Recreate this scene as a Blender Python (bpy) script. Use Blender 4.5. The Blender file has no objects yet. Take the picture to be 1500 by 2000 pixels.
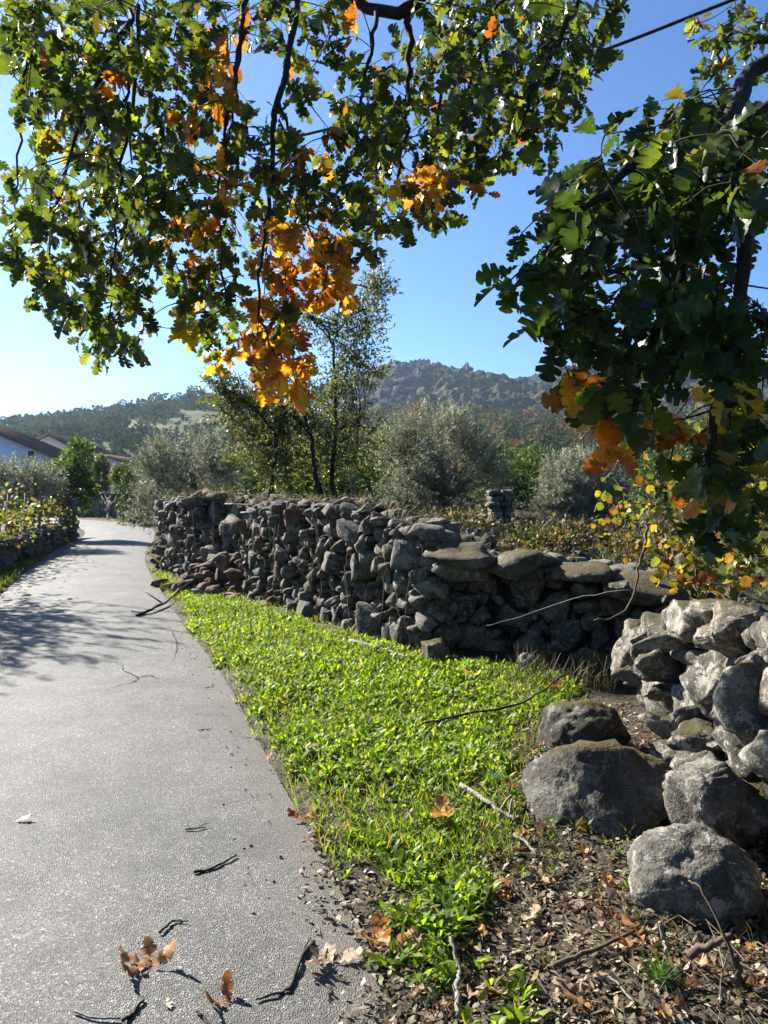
import bpy, bmesh, math, random
import numpy as np
from mathutils import Vector, noise, Euler, Matrix

R = math.radians
rng = np.random.default_rng(11)
random.seed(11)
sc = bpy.context.scene
COL = sc.collection

# ------------------------------------------------------------------ camera, sky, sun, exposure
F = 1510.0            # focal length in photo pixels (1500 x 2000 frame)
CAMZ = 1.6
PITCH = R(1.52)
cam = bpy.data.cameras.new('camera')
cam.sensor_fit = 'HORIZONTAL'
cam.sensor_width = 36.0
cam.lens = 36.0 * F / 1500.0
cam.clip_start = 0.05
cam.clip_end = 6000
camo = bpy.data.objects.new('camera', cam)
COL.objects.link(camo)
camo.location = (0, 0, CAMZ)
camo.rotation_euler = (R(90) - PITCH, 0, 0)
sc.camera = camo

SUN_AZ = R(-49)       # left of the view direction (+Y), seen from above
SUN_EL = R(32)
SUN = Vector((math.sin(SUN_AZ) * math.cos(SUN_EL), math.cos(SUN_AZ) * math.cos(SUN_EL), math.sin(SUN_EL)))

world = bpy.data.worlds.new('World')
sc.world = world
world.use_nodes = True
nt = world.node_tree
bg = nt.nodes['Background']
sky = nt.nodes.new('ShaderNodeTexSky')
sky.sky_type = 'NISHITA'
sky.sun_disc = False
sky.sun_elevation = SUN_EL
sky.sun_rotation = SUN_AZ
sky.altitude = 600
sky.air_density = 1.0
sky.dust_density = 0.6
sky.ozone_density = 10.0
nt.links.new(sky.outputs[0], bg.inputs[0])
bg.inputs[1].default_value = 0.05

sl = bpy.data.lights.new('sun', 'SUN')
sl.energy = 5.0
sl.angle = R(0.53)
sl.color = (1.0, 0.95, 0.85)
so = bpy.data.objects.new('sun', sl)
COL.objects.link(so)
so.rotation_euler = SUN.to_track_quat('Z', 'Y').to_euler()

vs = sc.view_settings
vs.view_transform = 'Standard'
vs.look = 'None'
vs.gamma = 1.0
vs.use_curve_mapping = False
vs.exposure = 1.95
sc.cycles.max_bounces = 5
sc.cycles.diffuse_bounces = 2
sc.cycles.caustics_reflective = False
sc.cycles.caustics_refractive = False
sc.cycles.glossy_bounces = 2
sc.cycles.transmission_bounces = 3
sc.cycles.volume_bounces = 0
sc.cycles.transparent_max_bounces = 4
sc.cycles.use_denoising = True
sc.cycles.use_adaptive_sampling = True
sc.cycles.adaptive_threshold = 0.02


# ------------------------------------------------------------------ helpers
def at(x, y, d):
    """photo pixel at forward distance d (metres along +Y) -> point in the place"""
    u = (x - 750) / F
    v = (1000 - y) / F
    fy = math.cos(PITCH) + v * math.sin(PITCH)
    fz = -math.sin(PITCH) + v * math.cos(PITCH)
    return Vector((u * d / fy, d, CAMZ + fz * d / fy))


def gnd(x, y, z=0.0):
    """photo pixel -> point on the level plane z"""
    u = (x - 750) / F
    v = (1000 - y) / F
    fy = math.cos(PITCH) + v * math.sin(PITCH)
    fz = -math.sin(PITCH) + v * math.cos(PITCH)
    t = (z - CAMZ) / fz
    return Vector((u * t, fy * t, z))


def to_px(P):
    P = np.asarray(P, float)
    y = P[..., 1] * math.cos(PITCH) - (P[..., 2] - CAMZ) * math.sin(PITCH)
    z = P[..., 1] * math.sin(PITCH) + (P[..., 2] - CAMZ) * math.cos(PITCH)
    y = np.maximum(y, 1e-3)
    return 750 + F * P[..., 0] / y, 1000 - F * z / y


def mesh_np(name, V, Fc, mat=None, col=None, smooth=False):
    """V (n,3), Fc (m,k) index array or list of such arrays"""
    V = np.asarray(V, np.float32)
    if not isinstance(Fc, list) or not isinstance(Fc[0], np.ndarray):
        Fc = [np.asarray(Fc)]
    Fc = [np.asarray(f, np.int32) for f in Fc if len(f)]
    me = bpy.data.meshes.new(name)
    me.vertices.add(len(V))
    me.vertices.foreach_set('co', V.ravel())
    idx = np.concatenate([f.ravel() for f in Fc])
    tot = np.concatenate([np.full(len(f), f.shape[1], np.int32) for f in Fc])
    start = np.concatenate([[0], np.cumsum(tot)[:-1]]).astype(np.int32)
    me.loops.add(len(idx))
    me.loops.foreach_set('vertex_index', idx)
    me.polygons.add(len(tot))
    me.polygons.foreach_set('loop_start', start)
    if smooth:
        me.polygons.foreach_set('use_smooth', np.ones(len(tot), bool))
    me.update(calc_edges=True)
    if col is not None:
        c = np.ones((len(V), 4), np.float32)
        col = np.asarray(col, np.float32)
        c[:, :col.shape[1] if col.ndim > 1 else 1] = col if col.ndim > 1 else col[:, None]
        a = me.color_attributes.new('Col', 'FLOAT_COLOR', 'POINT')
        a.data.foreach_set('color', c.ravel())
    if mat:
        me.materials.append(mat)
    return me


def empty(name, loc, label=None, cat=None, group=None):
    o = bpy.data.objects.new(name, None)
    o.empty_display_size = 0.1
    o.location = loc
    COL.objects.link(o)
    tag(o, label, cat, group)
    return o


def tag(o, label=None, cat=None, group=None, kind=None):
    if label: o['label'] = label
    if cat: o['category'] = cat
    if group: o['group'] = group
    if kind: o['kind'] = kind
    return o


def root_loc(p):
    v = Vector((0, 0, 0))
    while p is not None:
        v += p.location
        p = p.parent
    return v


def obj(name, me, parent=None, loc=None, world_verts=True):
    """link a mesh; vertices given in world space when loc is None"""
    o = bpy.data.objects.new(name, me)
    COL.objects.link(o)
    if parent is not None:
        o.parent = parent
        rl = root_loc(parent)
        o.location = (Vector(loc) - rl) if loc is not None else -rl
    elif loc is not None:
        o.location = loc
    return o


class MB:
    def __init__(s):
        s.V, s.Q, s.T, s.C, s.n = [], [], [], [], 0

    def add(s, V, Q=None, T=None, C=None):
        V = np.asarray(V, float)
        if Q is not None and len(Q): s.Q.append(np.asarray(Q) + s.n)
        if T is not None and len(T): s.T.append(np.asarray(T) + s.n)
        s.V.append(V)
        if C is not None:
            C = np.asarray(C, float)
            if C.ndim == 1: C = np.tile(C, (len(V), 1))
            s.C.append(C)
        s.n += len(V)
        return s

    def box(s, c, d, rz=0.0, C=None):
        x, y, z = d[0] / 2, d[1] / 2, d[2] / 2
        V = np.array([[a * x, b * y, e * z] for a in (-1, 1) for b in (-1, 1) for e in (-1, 1)])
        cs, sn = math.cos(rz), math.sin(rz)
        V = np.stack([V[:, 0] * cs - V[:, 1] * sn, V[:, 0] * sn + V[:, 1] * cs, V[:, 2]], 1) + np.asarray(c)
        return s.add(V, Q=[[0, 1, 3, 2], [4, 6, 7, 5], [0, 4, 5, 1], [2, 3, 7, 6], [0, 2, 6, 4], [1, 5, 7, 3]], C=C)

    def tube(s, pts, rad, k=6, C=None, cap=True):
        P = np.asarray([list(p) for p in pts], float)
        n = len(P)
        r = np.full(n, rad, float) if np.isscalar(rad) else np.asarray(rad, float)
        T = np.gradient(P, axis=0)
        T /= np.linalg.norm(T, axis=1)[:, None] + 1e-9
        ref = np.array([0.0, 0, 1]) if abs(T[:, 2]).mean() < 0.9 else np.array([1.0, 0, 0])
        A = np.cross(T, ref)
        A /= np.linalg.norm(A, axis=1)[:, None] + 1e-9
        B = np.cross(T, A)
        an = np.arange(k) * 2 * math.pi / k
        V = P[:, None] + r[:, None, None] * (A[:, None] * np.cos(an)[None, :, None] + B[:, None] * np.sin(an)[None, :, None])
        V = V.reshape(-1, 3)
        Q = []
        for i in range(n - 1):
            for j in range(k):
                a, b = i * k + j, i * k + (j + 1) % k
                Q.append([a, b, b + k, a + k])
        Tt = []
        if cap:
            V = np.vstack([V, P[0], P[-1]])
            for j in range(k):
                Tt.append([n * k, (j + 1) % k, j])
                Tt.append([n * k + 1, (n - 1) * k + j, (n - 1) * k + (j + 1) % k])
        return s.add(V, Q=Q, T=Tt, C=C)

    def mesh(s, name, mat, smooth=False):
        V = np.concatenate(s.V)
        Fc = []
        if s.Q: Fc.append(np.concatenate(s.Q))
        if s.T: Fc.append(np.concatenate(s.T))
        return mesh_np(name, V, Fc, mat, np.concatenate(s.C) if s.C else None, smooth)

    def build(s, name, mat, parent=None, smooth=False):
        return obj(name, s.mesh(name, mat, smooth), parent)


def curve(pts, n, jit=0.0):
    """Catmull-Rom through points (any dimension), n samples"""
    P = np.asarray([list(p) for p in pts], float)
    P = np.vstack([2 * P[0] - P[1], P, 2 * P[-1] - P[-2]])
    m = len(P) - 3
    out = []
    for u in np.linspace(0, m - 1e-6, n):
        i = int(u); t = u - i
        a, b, c, d = P[i], P[i + 1], P[i + 2], P[i + 3]
        out.append(0.5 * ((2 * b) + (c - a) * t + (2 * a - 5 * b + 4 * c - d) * t * t + (3 * b - a - 3 * c + d) * t ** 3))
    out = np.array(out)
    if jit:
        out[1:-1] += rng.normal(0, jit, out[1:-1].shape)
    return out


def unit(a):
    return a / (np.linalg.norm(a, axis=-1, keepdims=True) + 1e-9)


def rdir(n):
    return unit(rng.normal(size=(n, 3)))


def sstep(a, b, x):
    t = np.clip((np.asarray(x, float) - a) / (b - a), 0, 1)
    return t * t * (3 - 2 * t)


def fbm(x, y, z=0.0, oct=4, sc_=1.0):
    return noise.fractal(Vector((x * sc_, y * sc_, z * sc_)), 0.9, 2.1, oct)


def vnoise(X, Y, seed=0):
    """cheap vectorised value noise"""
    X = np.asarray(X, float); Y = np.asarray(Y, float)
    xi, yi = np.floor(X).astype(int), np.floor(Y).astype(int)
    fx, fy = X - xi, Y - yi
    fx = fx * fx * (3 - 2 * fx); fy = fy * fy * (3 - 2 * fy)

    def h(a, b):
        v = np.sin(a * 127.1 + b * 311.7 + seed * 74.7) * 43758.5453
        return v - np.floor(v)
    return (h(xi, yi) * (1 - fx) + h(xi + 1, yi) * fx) * (1 - fy) + (h(xi, yi + 1) * (1 - fx) + h(xi + 1, yi + 1) * fx) * fy


def vfbm(X, Y, seed=0, oct=4):
    s, a, f, t = 0, 1.0, 1.0, 0
    for i in range(oct):
        s = s + a * vnoise(X * f, Y * f, seed + i * 7); t += a
        a *= 0.5; f *= 2.03
    return s / t


# ------------------------------------------------------------------ materials
K = 0.56   # overall reflectance level of the surface colours below


def kk(c, k=K):
    return tuple(v * k for v in c)


def new_mat(name):
    m = bpy.data.materials.new(name)
    m.use_nodes = True
    n = m.node_tree.nodes
    return m, m.node_tree, n, n['Principled BSDF'], n['Material Output']


def N(nt, typ, **kw):
    nd = nt.nodes.new(typ)
    for k, v in kw.items():
        if k.startswith('i_'):
            key = k[2:]
            nd.inputs[int(key) if key.isdigit() else key.replace('_', ' ')].default_value = v
        else:
            setattr(nd, k, v)
    return nd


def ramp(nt, stops, fac=None, interp='LINEAR'):
    r = nt.nodes.new('ShaderNodeValToRGB')
    r.color_ramp.interpolation = interp
    e = r.color_ramp.elements
    while len(e) < len(stops): e.new(0.5)
    for k, (p, c) in enumerate(stops):
        e[k].position = p
        e[k].color = (*c, 1) if len(c) == 3 else c
    if fac is not None: nt.links.new(fac, r.inputs[0])
    return r


def mix(nt, fac, a, b, mode='MIX'):
    m = nt.nodes.new('ShaderNodeMix')
    m.data_type = 'RGBA'; m.blend_type = mode
    for sock, v in ((m.inputs[0], fac), (m.inputs[6], a), (m.inputs[7], b)):
        if hasattr(v, 'links') or hasattr(v, 'is_linked'):
            nt.links.new(v, sock)
        elif isinstance(v, (int, float)):
            sock.default_value = v
        else:
            sock.default_value = (*v, 1)
    return m.outputs[2]


def wpos(nt):
    return nt.nodes.new('ShaderNodeNewGeometry').outputs['Position']


def noise_n(nt, vec, scale, detail=4, rough=0.6, dist=0.0):
    t = N(nt, 'ShaderNodeTexNoise')
    t.inputs['Scale'].default_value = scale
    t.inputs['Detail'].default_value = detail
    t.inputs['Roughness'].default_value = rough
    t.inputs['Distortion'].default_value = dist
    nt.links.new(vec, t.inputs['Vector'])
    return t.outputs['Fac']


def bump(nt, h, strength, dist, bsdf, prev=None):
    b = N(nt, 'ShaderNodeBump')
    b.inputs['Strength'].default_value = strength
    b.inputs['Distance'].default_value = dist
    nt.links.new(h, b.inputs['Height'])
    if prev is not None: nt.links.new(prev, b.inputs['Normal'])
    nt.links.new(b.outputs[0], bsdf.inputs['Normal'])
    return b.outputs[0]


def leaf_mat(name, trans=0.45, rough=0.38, spec=0.5, boost=(1.5, 1.5, 0.9), var=0.25, k=K, spots=False):
    m, t, n, b, out = new_mat(name)
    a = N(t, 'ShaderNodeVertexColor', layer_name='Col')
    nz = noise_n(t, wpos(t), 30, 3)
    r = ramp(t, [(0.3, (k * (1 - var),) * 3), (0.7, (k * (1 + var),) * 3)], nz)
    c = mix(t, 1.0, a.outputs[0], r.outputs[0], 'MULTIPLY')
    if spots:
        ns = noise_n(t, wpos(t), 75, 3, .6, .5)
        c = mix(t, ramp(t, [(.60, (0, 0, 0)), (.68, (.8, .8, .8))], ns).outputs[0], c, (.075, .04, .014))
    t.links.new(c, b.inputs['Base Color'])
    b.inputs['Roughness'].default_value = rough
    b.inputs['Specular IOR Level'].default_value = spec
    tr = N(t, 'ShaderNodeBsdfTranslucent')
    c2 = mix(t, 1.0, c, boost, 'MULTIPLY')
    t.links.new(c2, tr.inputs[0])
    mx = N(t, 'ShaderNodeMixShader')
    mx.inputs[0].default_value = trans
    t.links.new(b.outputs[0], mx.inputs[1])
    t.links.new(tr.outputs[0], mx.inputs[2])
    t.links.new(mx.outputs[0], out.inputs[0])
    return m


def stone_mat(name, base, dark, lichen, moss=None, lich_amt=0.5, scale=1.0, red=0.0):
    base, dark, lichen = kk(base), kk(dark), kk(lichen)
    if moss is not None: moss = kk(moss)
    m, t, n, b, out = new_mat(name)
    p = wpos(t)
    oi = N(t, 'ShaderNodeObjectInfo')
    n1 = noise_n(t, p, 9 * scale, 5, 0.65)
    c = ramp(t, [(0.32, dark), (0.62, base)], n1).outputs[0]
    # every stone its own tone
    tone = ramp(t, [(0.0, (0.5, 0.49, 0.48)), (0.35, (1.0, 0.96, 0.9)), (0.6, (0.8, 0.81, 0.82)), (0.8, (1.1, 0.94, 0.78)), (0.9, (0.9, 0.88, 0.85)), (1.0, (1.5, 1.45, 1.36))], oi.outputs['Random']).outputs[0]
    c = mix(t, 1.0, c, tone, 'MULTIPLY')
    # granite grain
    n2 = noise_n(t, p, 160 * scale, 2, 0.7)
    g = ramp(t, [(0.35, (0.6, 0.6, 0.6)), (0.65, (1.35, 1.35, 1.35))], n2).outputs[0]
    c = mix(t, 1.0, c, g, 'MULTIPLY')
    # pale lichen
    n3 = noise_n(t, p, 22 * scale, 4, 0.7, 0.4)
    lo = 0.62 - 0.16 * lich_amt
    lf = ramp(t, [(lo, (0, 0, 0)), (lo + 0.05, (1, 1, 1))], n3).outputs[0]
    c = mix(t, lf, c, lichen)
    # broad crusts of grey lichen
    n6 = noise_n(t, p, 5.5 * scale, 6, 0.75, 0.8)
    l6 = ramp(t, [(0.56, (0, 0, 0)), (0.585, (0.7, 0.7, 0.7))], n6).outputs[0]
    c = mix(t, l6, c, tuple(v * .85 for v in lichen))
    d6 = ramp(t, [(0.36, (0.85, 0.85, 0.85)), (0.42, (0, 0, 0))], n6).outputs[0]
    c = mix(t, d6, c, tuple(v * .6 for v in dark))
    # black lichen specks
    n4 = noise_n(t, p, 48 * scale, 3, 0.6, 0.6)
    bf = ramp(t, [(0.60, (0, 0, 0)), (0.66, (0.85, 0.85, 0.85))], n4).outputs[0]
    c = mix(t, bf, c, (0.035, 0.032, 0.028))
    if moss is not None:
        g2 = t.nodes.new('ShaderNodeNewGeometry')
        sx = N(t, 'ShaderNodeSeparateXYZ')
        t.links.new(g2.outputs['Normal'], sx.inputs[0])
        n5 = noise_n(t, p, 6 * scale, 5, 0.7)
        ad = N(t, 'ShaderNodeMath', operation='ADD')
        t.links.new(sx.outputs[2], ad.inputs[0]); t.links.new(n5, ad.inputs[1])
        mf = ramp(t, [(0.0, (0, 0, 0)), (0.64, (0, 0, 0)), (0.72, (0.9, 0.9, 0.9))], None)
        hv = N(t, 'ShaderNodeMath', operation='MULTIPLY'); hv.inputs[1].default_value = 0.5
        t.links.new(ad.outputs[0], hv.inputs[0]); t.links.new(hv.outputs[0], mf.inputs[0])
        c = mix(t, mf.outputs[0], c, moss)
    t.links.new(c, b.inputs['Base Color'])
    b.inputs['Roughness'].default_value = 0.9
    b.inputs['Specular IOR Level'].default_value = 0.25
    nb = bump(t, n1, 0.8, 0.03 / scale, b)
    nb = bump(t, n3, 0.5, 0.008 / scale, b, nb)
    bump(t, n2, 0.6, 0.004 / scale, b, nb)
    return m


def plain_mat(name, c1, c2, scale=10, rough=0.85, bs=0.4, bd=0.01, spec=0.3, detail=5, usecol=False, k=K):
    c1, c2 = kk(c1, k), kk(c2, k)
    m, t, n, b, out = new_mat(name)
    p = wpos(t)
    nz = noise_n(t, p, scale, detail, 0.65)
    c = ramp(t, [(0.3, c1), (0.7, c2)], nz).outputs[0]
    if usecol:
        a = N(t, 'ShaderNodeVertexColor', layer_name='Col')
        c = mix(t, 1.0, c, a.outputs[0], 'MULTIPLY')
    t.links.new(c, b.inputs['Base Color'])
    b.inputs['Roughness'].default_value = rough
    b.inputs['Specular IOR Level'].default_value = spec
    if bs: bump(t, nz, bs, bd, b)
    return m


def asphalt_mat():
    m, t, n, b, out = new_mat('asphalt')
    p = wpos(t)
    vo = N(t, 'ShaderNodeTexVoronoi', feature='F1')
    vo.inputs['Scale'].default_value = 175
    t.links.new(p, vo.inputs['Vector'])
    sp = N(t, 'ShaderNodeSeparateColor')
    t.links.new(vo.outputs['Color'], sp.inputs[0])
    c = ramp(t, [(0.0, (0.06, 0.057, 0.053)), (0.45, (0.138, 0.135, 0.13)), (0.8, (0.212, 0.207, 0.198)), (0.93, (0.3, 0.292, 0.28)), (1.0, (0.62, 0.6, 0.57))], sp.outputs[0]).outputs[0]
    n1 = noise_n(t, p, 1.3, 5, 0.6)
    mac = ramp(t, [(0.3, (0.64 * K, 0.64 * K, 0.65 * K)), (0.7, (1.24 * K, 1.22 * K, 1.18 * K))], n1).outputs[0]
    c = mix(t, 1.0, c, mac, 'MULTIPLY')
    n2 = noise_n(t, p, 7, 5, 0.7)
    mac2 = ramp(t, [(0.33, (0.74, 0.74, 0.74)), (0.5, (1.0, 1.0, 1.0)), (0.66, (1.12, 1.11, 1.09))], n2).outputs[0]
    c = mix(t, 1.0, c, mac2, 'MULTIPLY')
    a = N(t, 'ShaderNodeVertexColor', layer_name='Col')
    se = N(t, 'ShaderNodeSeparateColor')
    t.links.new(a.outputs[0], se.inputs[0])
    ad = N(t, 'ShaderNodeMath', operation='MULTIPLY_ADD')
    t.links.new(n2, ad.inputs[0]); ad.inputs[1].default_value = 1.4
    t.links.new(se.outputs[0], ad.inputs[2])
    df = ramp(t, [(0.0, (0, 0, 0)), (0.62, (0, 0, 0)), (0.9, (0.5, 0.5, 0.5))], None)
    hv = N(t, 'ShaderNodeMath', operation='MULTIPLY'); hv.inputs[1].default_value = 0.6
    t.links.new(ad.outputs[0], hv.inputs[0]); t.links.new(hv.outputs[0], df.inputs[0])
    c = mix(t, df.outputs[0], c, (0.085, 0.066, 0.048))
    t.links.new(c, b.inputs['Base Color'])
    b.inputs['Roughness'].default_value = 0.72
    b.inputs['Specular IOR Level'].default_value = 0.4
    nb = bump(t, vo.outputs['Distance'], 1.0, 0.004, b)
    bump(t, n2, 0.3, 0.02, b, nb)
    return m


M = {}
M['asphalt'] = asphalt_mat()
M['soil'] = plain_mat('soil', (0.05, 0.037, 0.026), (0.17, 0.13, 0.09), 35, bs=1.0, bd=0.05)
M['field'] = plain_mat('field', (0.07, 0.08, 0.03), (0.17, 0.15, 0.07), 0.5, bs=0)
M['dark_earth'] = plain_mat('dark_earth', (0.018, 0.015, 0.012), (0.05, 0.042, 0.033), 20, bs=1.0, bd=0.03)
M['stone'] = stone_mat('granite_fieldstone', (0.26, 0.232, 0.195), (0.085, 0.074, 0.062), (0.37, 0.355, 0.31), None, 0.4)
M['stone_near'] = stone_mat('lichen_granite', (0.25, 0.225, 0.19), (0.08, 0.07, 0.06), (0.40, 0.385, 0.335), (0.085, 0.07, 0.022), 0.55, 0.8)
M['boulder'] = stone_mat('mossy_granite', (0.15, 0.132, 0.11), (0.06, 0.054, 0.047), (0.28, 0.27, 0.23), (0.10, 0.075, 0.02), 0.1, 0.7)
M['boulder_pale'] = stone_mat('pale_granite', (0.24, 0.225, 0.195), (0.10, 0.093, 0.082), (0.38, 0.37, 0.325), None, 0.45, 0.7)
M['stone_red'] = stone_mat('reddish_stone', (0.30, 0.16, 0.105), (0.14, 0.075, 0.05), (0.40, 0.33, 0.26), None, 0.1)
M['crag'] = None
M['bark'] = plain_mat('bark', (0.014, 0.012, 0.010), (0.05, 0.041, 0.033), 40, bs=1.0, bd=0.01)
M['twig'] = plain_mat('dark_twig', (0.03, 0.024, 0.019), (0.09, 0.07, 0.05), 60, bs=0.5, bd=0.003)
M['pale_wood'] = plain_mat('bleached_wood', (0.22, 0.20, 0.17), (0.45, 0.42, 0.37), 60, bs=0.5, bd=0.003)
M['brown_wood'] = plain_mat('brown_wood', (0.10, 0.065, 0.04), (0.22, 0.15, 0.10), 50, bs=0.5, bd=0.003)
M['oak_leaf'] = leaf_mat('oak_leaf', 0.5, 0.4, 0.35, (2.0, 1.75, 0.7), .35, .74, True)
M['weed'] = leaf_mat('weed_leaf', 0.55, 0.5, 0.3, (1.85, 1.72, 0.58), .3, .97)
M['olive_leaf'] = leaf_mat('olive_leaf', 0.3, 0.55, 0.3, (1.2, 1.25, 0.85), 0.2, .98)
M['broad_leaf'] = leaf_mat('broad_leaf', 0.45, 0.5, 0.35, (1.8, 1.65, 0.7), 0.2, .8)
M['dry'] = leaf_mat('dry_leaf', 0.25, 0.6, 0.25, (1.3, 1.1, 0.8), .25, .8)
M['forest'] = leaf_mat('forest_leaf', 0.2, 0.9, 0.0, (1.3, 1.3, 0.8), 0.1)
M['plaster'] = plain_mat('white_plaster', (0.72, 0.72, 0.70), (0.82, 0.82, 0.80), 1.5, 0.9, 0.1, 0.01, k=1.0)
M['plaster_pink'] = plain_mat('pinkish_plaster', (0.66, 0.58, 0.56), (0.76, 0.68, 0.66), 1.5, 0.9, 0.1, 0.01, k=1.0)
M['roof_tile'] = plain_mat('terracotta', (0.16, 0.075, 0.05), (0.30, 0.15, 0.10), 3, 0.9, 0.2, 0.02)
M['glass'] = plain_mat('window_glass', (0.02, 0.025, 0.03), (0.03, 0.035, 0.04), 1, 0.1, 0, spec=0.6)
M['cable'] = plain_mat('black_rubber', (0.012, 0.012, 0.012), (0.02, 0.02, 0.02), 5, 0.5, 0)
M['crack'] = plain_mat('crack_dirt', (0.02, 0.018, 0.015), (0.05, 0.045, 0.038), 30, 0.95, 0)

# ------------------------------------------------------------------ ground, road, verge
G = 1380
me = mesh_np('ground', [(-G, -45, -0.03), (G, -45, -0.03), (G, G, -0.03), (-G, G, -0.03)], [[0, 1, 2, 3]], M['field'])
tag(obj('ground', me), kind='structure')

RE = np.array([(1.5, -6), (.85, -2.5), (.40, 0.3), (.03, 2.3), (-.18, 3.06), (-.66, 4.47), (-1.42, 6.7), (-2.56, 9.66), (-4.9, 16), (-6.6, 21.5), (-8, 27), (-10.2, 33.5), (-13.6, 39.5), (-18.5, 45), (-26, 50), (-42, 56)])
LE = np.array([(-1.9, -7), (-2.3, -3.2), (-2.6, -.3), (-2.9, 1.7), (-3.1, 2.6), (-3.4, 3.8), (-3.95, 6), (-4.95, 9.2), (-7.2, 15.6), (-9, 21.3), (-10.7, 27.5), (-13.3, 33.5), (-17, 37.5), (-22, 41), (-29, 45), (-44, 50)])
nr = 240
Rc, Lc = curve(RE, nr), curve(LE, nr)
nx = 22
Vr, Cr = [], []
for j in range(nx):
    t = j / (nx - 1)
    P = Rc * (1 - t) + Lc * t
    z = 0.012 + 0.035 * math.sin(math.pi * t) + 0.012 * (vfbm(P[:, 0] * 1.2, P[:, 1] * 1.2, 3, 3) - 0.5)
    Vr.append(np.column_stack([P, z]))
    e = math.exp(-t / 0.10) + 0.8 * math.exp(-(1 - t) / 0.12)
    Cr.append(np.tile([e, e, e], (nr, 1)))
Vr, Cr = np.concatenate(Vr), np.concatenate(Cr)
ii, jj = np.meshgrid(np.arange(nr - 1), np.arange(nx - 1))
a = (jj * nr + ii).ravel()
road = obj('road', mesh_np('road', Vr, np.stack([a, a + 1, a + 1 + nr, a + nr], 1), M['asphalt'], Cr, True))
tag(road, kind='structure')


def xr(d):
    return np.interp(d, Rc[:, 1], Rc[:, 0])


def xl(d):
    return np.interp(d, Lc[:, 1], Lc[:, 0])


def verge_h(X, Y):
    e = X - xr(Y) + 0.42 * (vfbm(X * 3.4, Y * 3.4, 9, 5) - 0.5)
    h = -0.02 + 0.055 * sstep(-0.11, 0.16, e) + 0.05 * sstep(0.3, 1.5, e)
    return h + sstep(0, 0.3, e) * (0.05 * (vfbm(X * 1.7, Y * 1.7, 5, 4) - 0.5) + 0.03 * (vfbm(X * 9, Y * 9, 15, 3) - 0.5))


gx, gy = np.meshgrid(np.arange(-9.5, 4.2, 0.06), np.arange(0.8, 26, 0.06))
keep_r = (gx - xr(gy) > -0.3) & (gx - xr(gy) < 5.5)
Vv = np.column_stack([gx.ravel(), gy.ravel(), verge_h(gx, gy).ravel()])


def grid_faces(shape, keep):
    h, w = shape
    i, j = np.meshgrid(np.arange(h - 1), np.arange(w - 1), indexing='ij')
    k = keep[:-1, :-1] & keep[1:, :-1] & keep[:-1, 1:] & keep[1:, 1:]
    a = (i * w + j)[k]
    return np.stack([a, a + 1, a + 1 + w, a + w], 1)


def compact(V, Fq):
    u, inv = np.unique(Fq, return_inverse=True)
    return V[u], inv.reshape(Fq.shape)


Vv, Fv = compact(Vv, grid_faces(gx.shape, keep_r))
tag(obj('verge', mesh_np('verge', Vv, Fv, M['soil'], None, True)), kind='structure')

# left verge of the lane and the far right one
gx, gy = np.meshgrid(np.arange(-48, -2.0, 0.25), np.arange(2, 64, 0.25))
eL = xl(gy) - gx
eR = gx - xr(gy)
h1 = -0.02 + 0.10 * sstep(-0.05, 0.5, eL) + 0.07 * (vfbm(gx * 1.2, gy * 1.2, 21, 3) - 0.5) * sstep(0, 0.4, eL)
keep = (eL > -0.3) & (eL < 9)
Vv, Fv = compact(np.column_stack([gx.ravel(), gy.ravel(), h1.ravel()]), grid_faces(gx.shape, keep))
tag(obj('left_verge', mesh_np('left_verge', Vv, Fv, M['soil'], None, True)), kind='structure')
h2 = -0.02 + 0.10 * sstep(-0.05, 0.5, eR) + 0.05 * (vfbm(gx * 1.2, gy * 1.2, 22, 3) - 0.5) * sstep(0, 0.4, eR)
keep = (eR > -0.3) & (eR < 9) & (gy > 25)
Vv, Fv = compact(np.column_stack([gx.ravel(), gy.ravel(), h2.ravel()]), grid_faces(gx.shape, keep))
tag(obj('far_verge', mesh_np('far_verge', Vv, Fv, M['soil'], None, True)), kind='structure')

# cracks in the asphalt: ribbons of dirt lying on it
def ribbon(pts, w0, n=40, jit=0.007, z=0.05):
    C = curve(pts, n, jit)[:, :2]
    T = unit(np.gradient(C, axis=0))
    nn = np.column_stack([-T[:, 1], T[:, 0]])
    w = w0 * (0.35 + rng.random(n)) * np.sin(np.linspace(0.1, 3.04, n))
    # road height under the ribbon
    def rz(P):
        out = []
        for p in P:
            k = np.argmin(((Vr[:, :2] - p) ** 2).sum(1))
            out.append(Vr[k, 2] + 0.004)
        return np.array(out)
    A, B = C + nn * w[:, None], C - nn * w[:, None]
    V = np.vstack([np.column_stack([A, rz(A)]), np.column_stack([B, rz(B)])])
    i = np.arange(n - 1)
    return mesh_np('crack', V, np.stack([i, i + 1, i + 1 + n, i + n], 1), M['crack'])


for px in ([(200, 1298), (235, 1305), (243, 1318), (268, 1333), (262, 1340), (225, 1352), (200, 1362)],
           [(385, 1434), (400, 1432), (416, 1429)], [(60, 1262), (110, 1275), (160, 1270), (215, 1282)], [(330, 1226), (345, 1262), (338, 1300)],
           [(268, 1333), (290, 1328), (310, 1334)]):
    C = [gnd(x, y)[:2] for x, y in px]
    obj('crack', ribbon(C, 0.0065), road)

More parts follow.
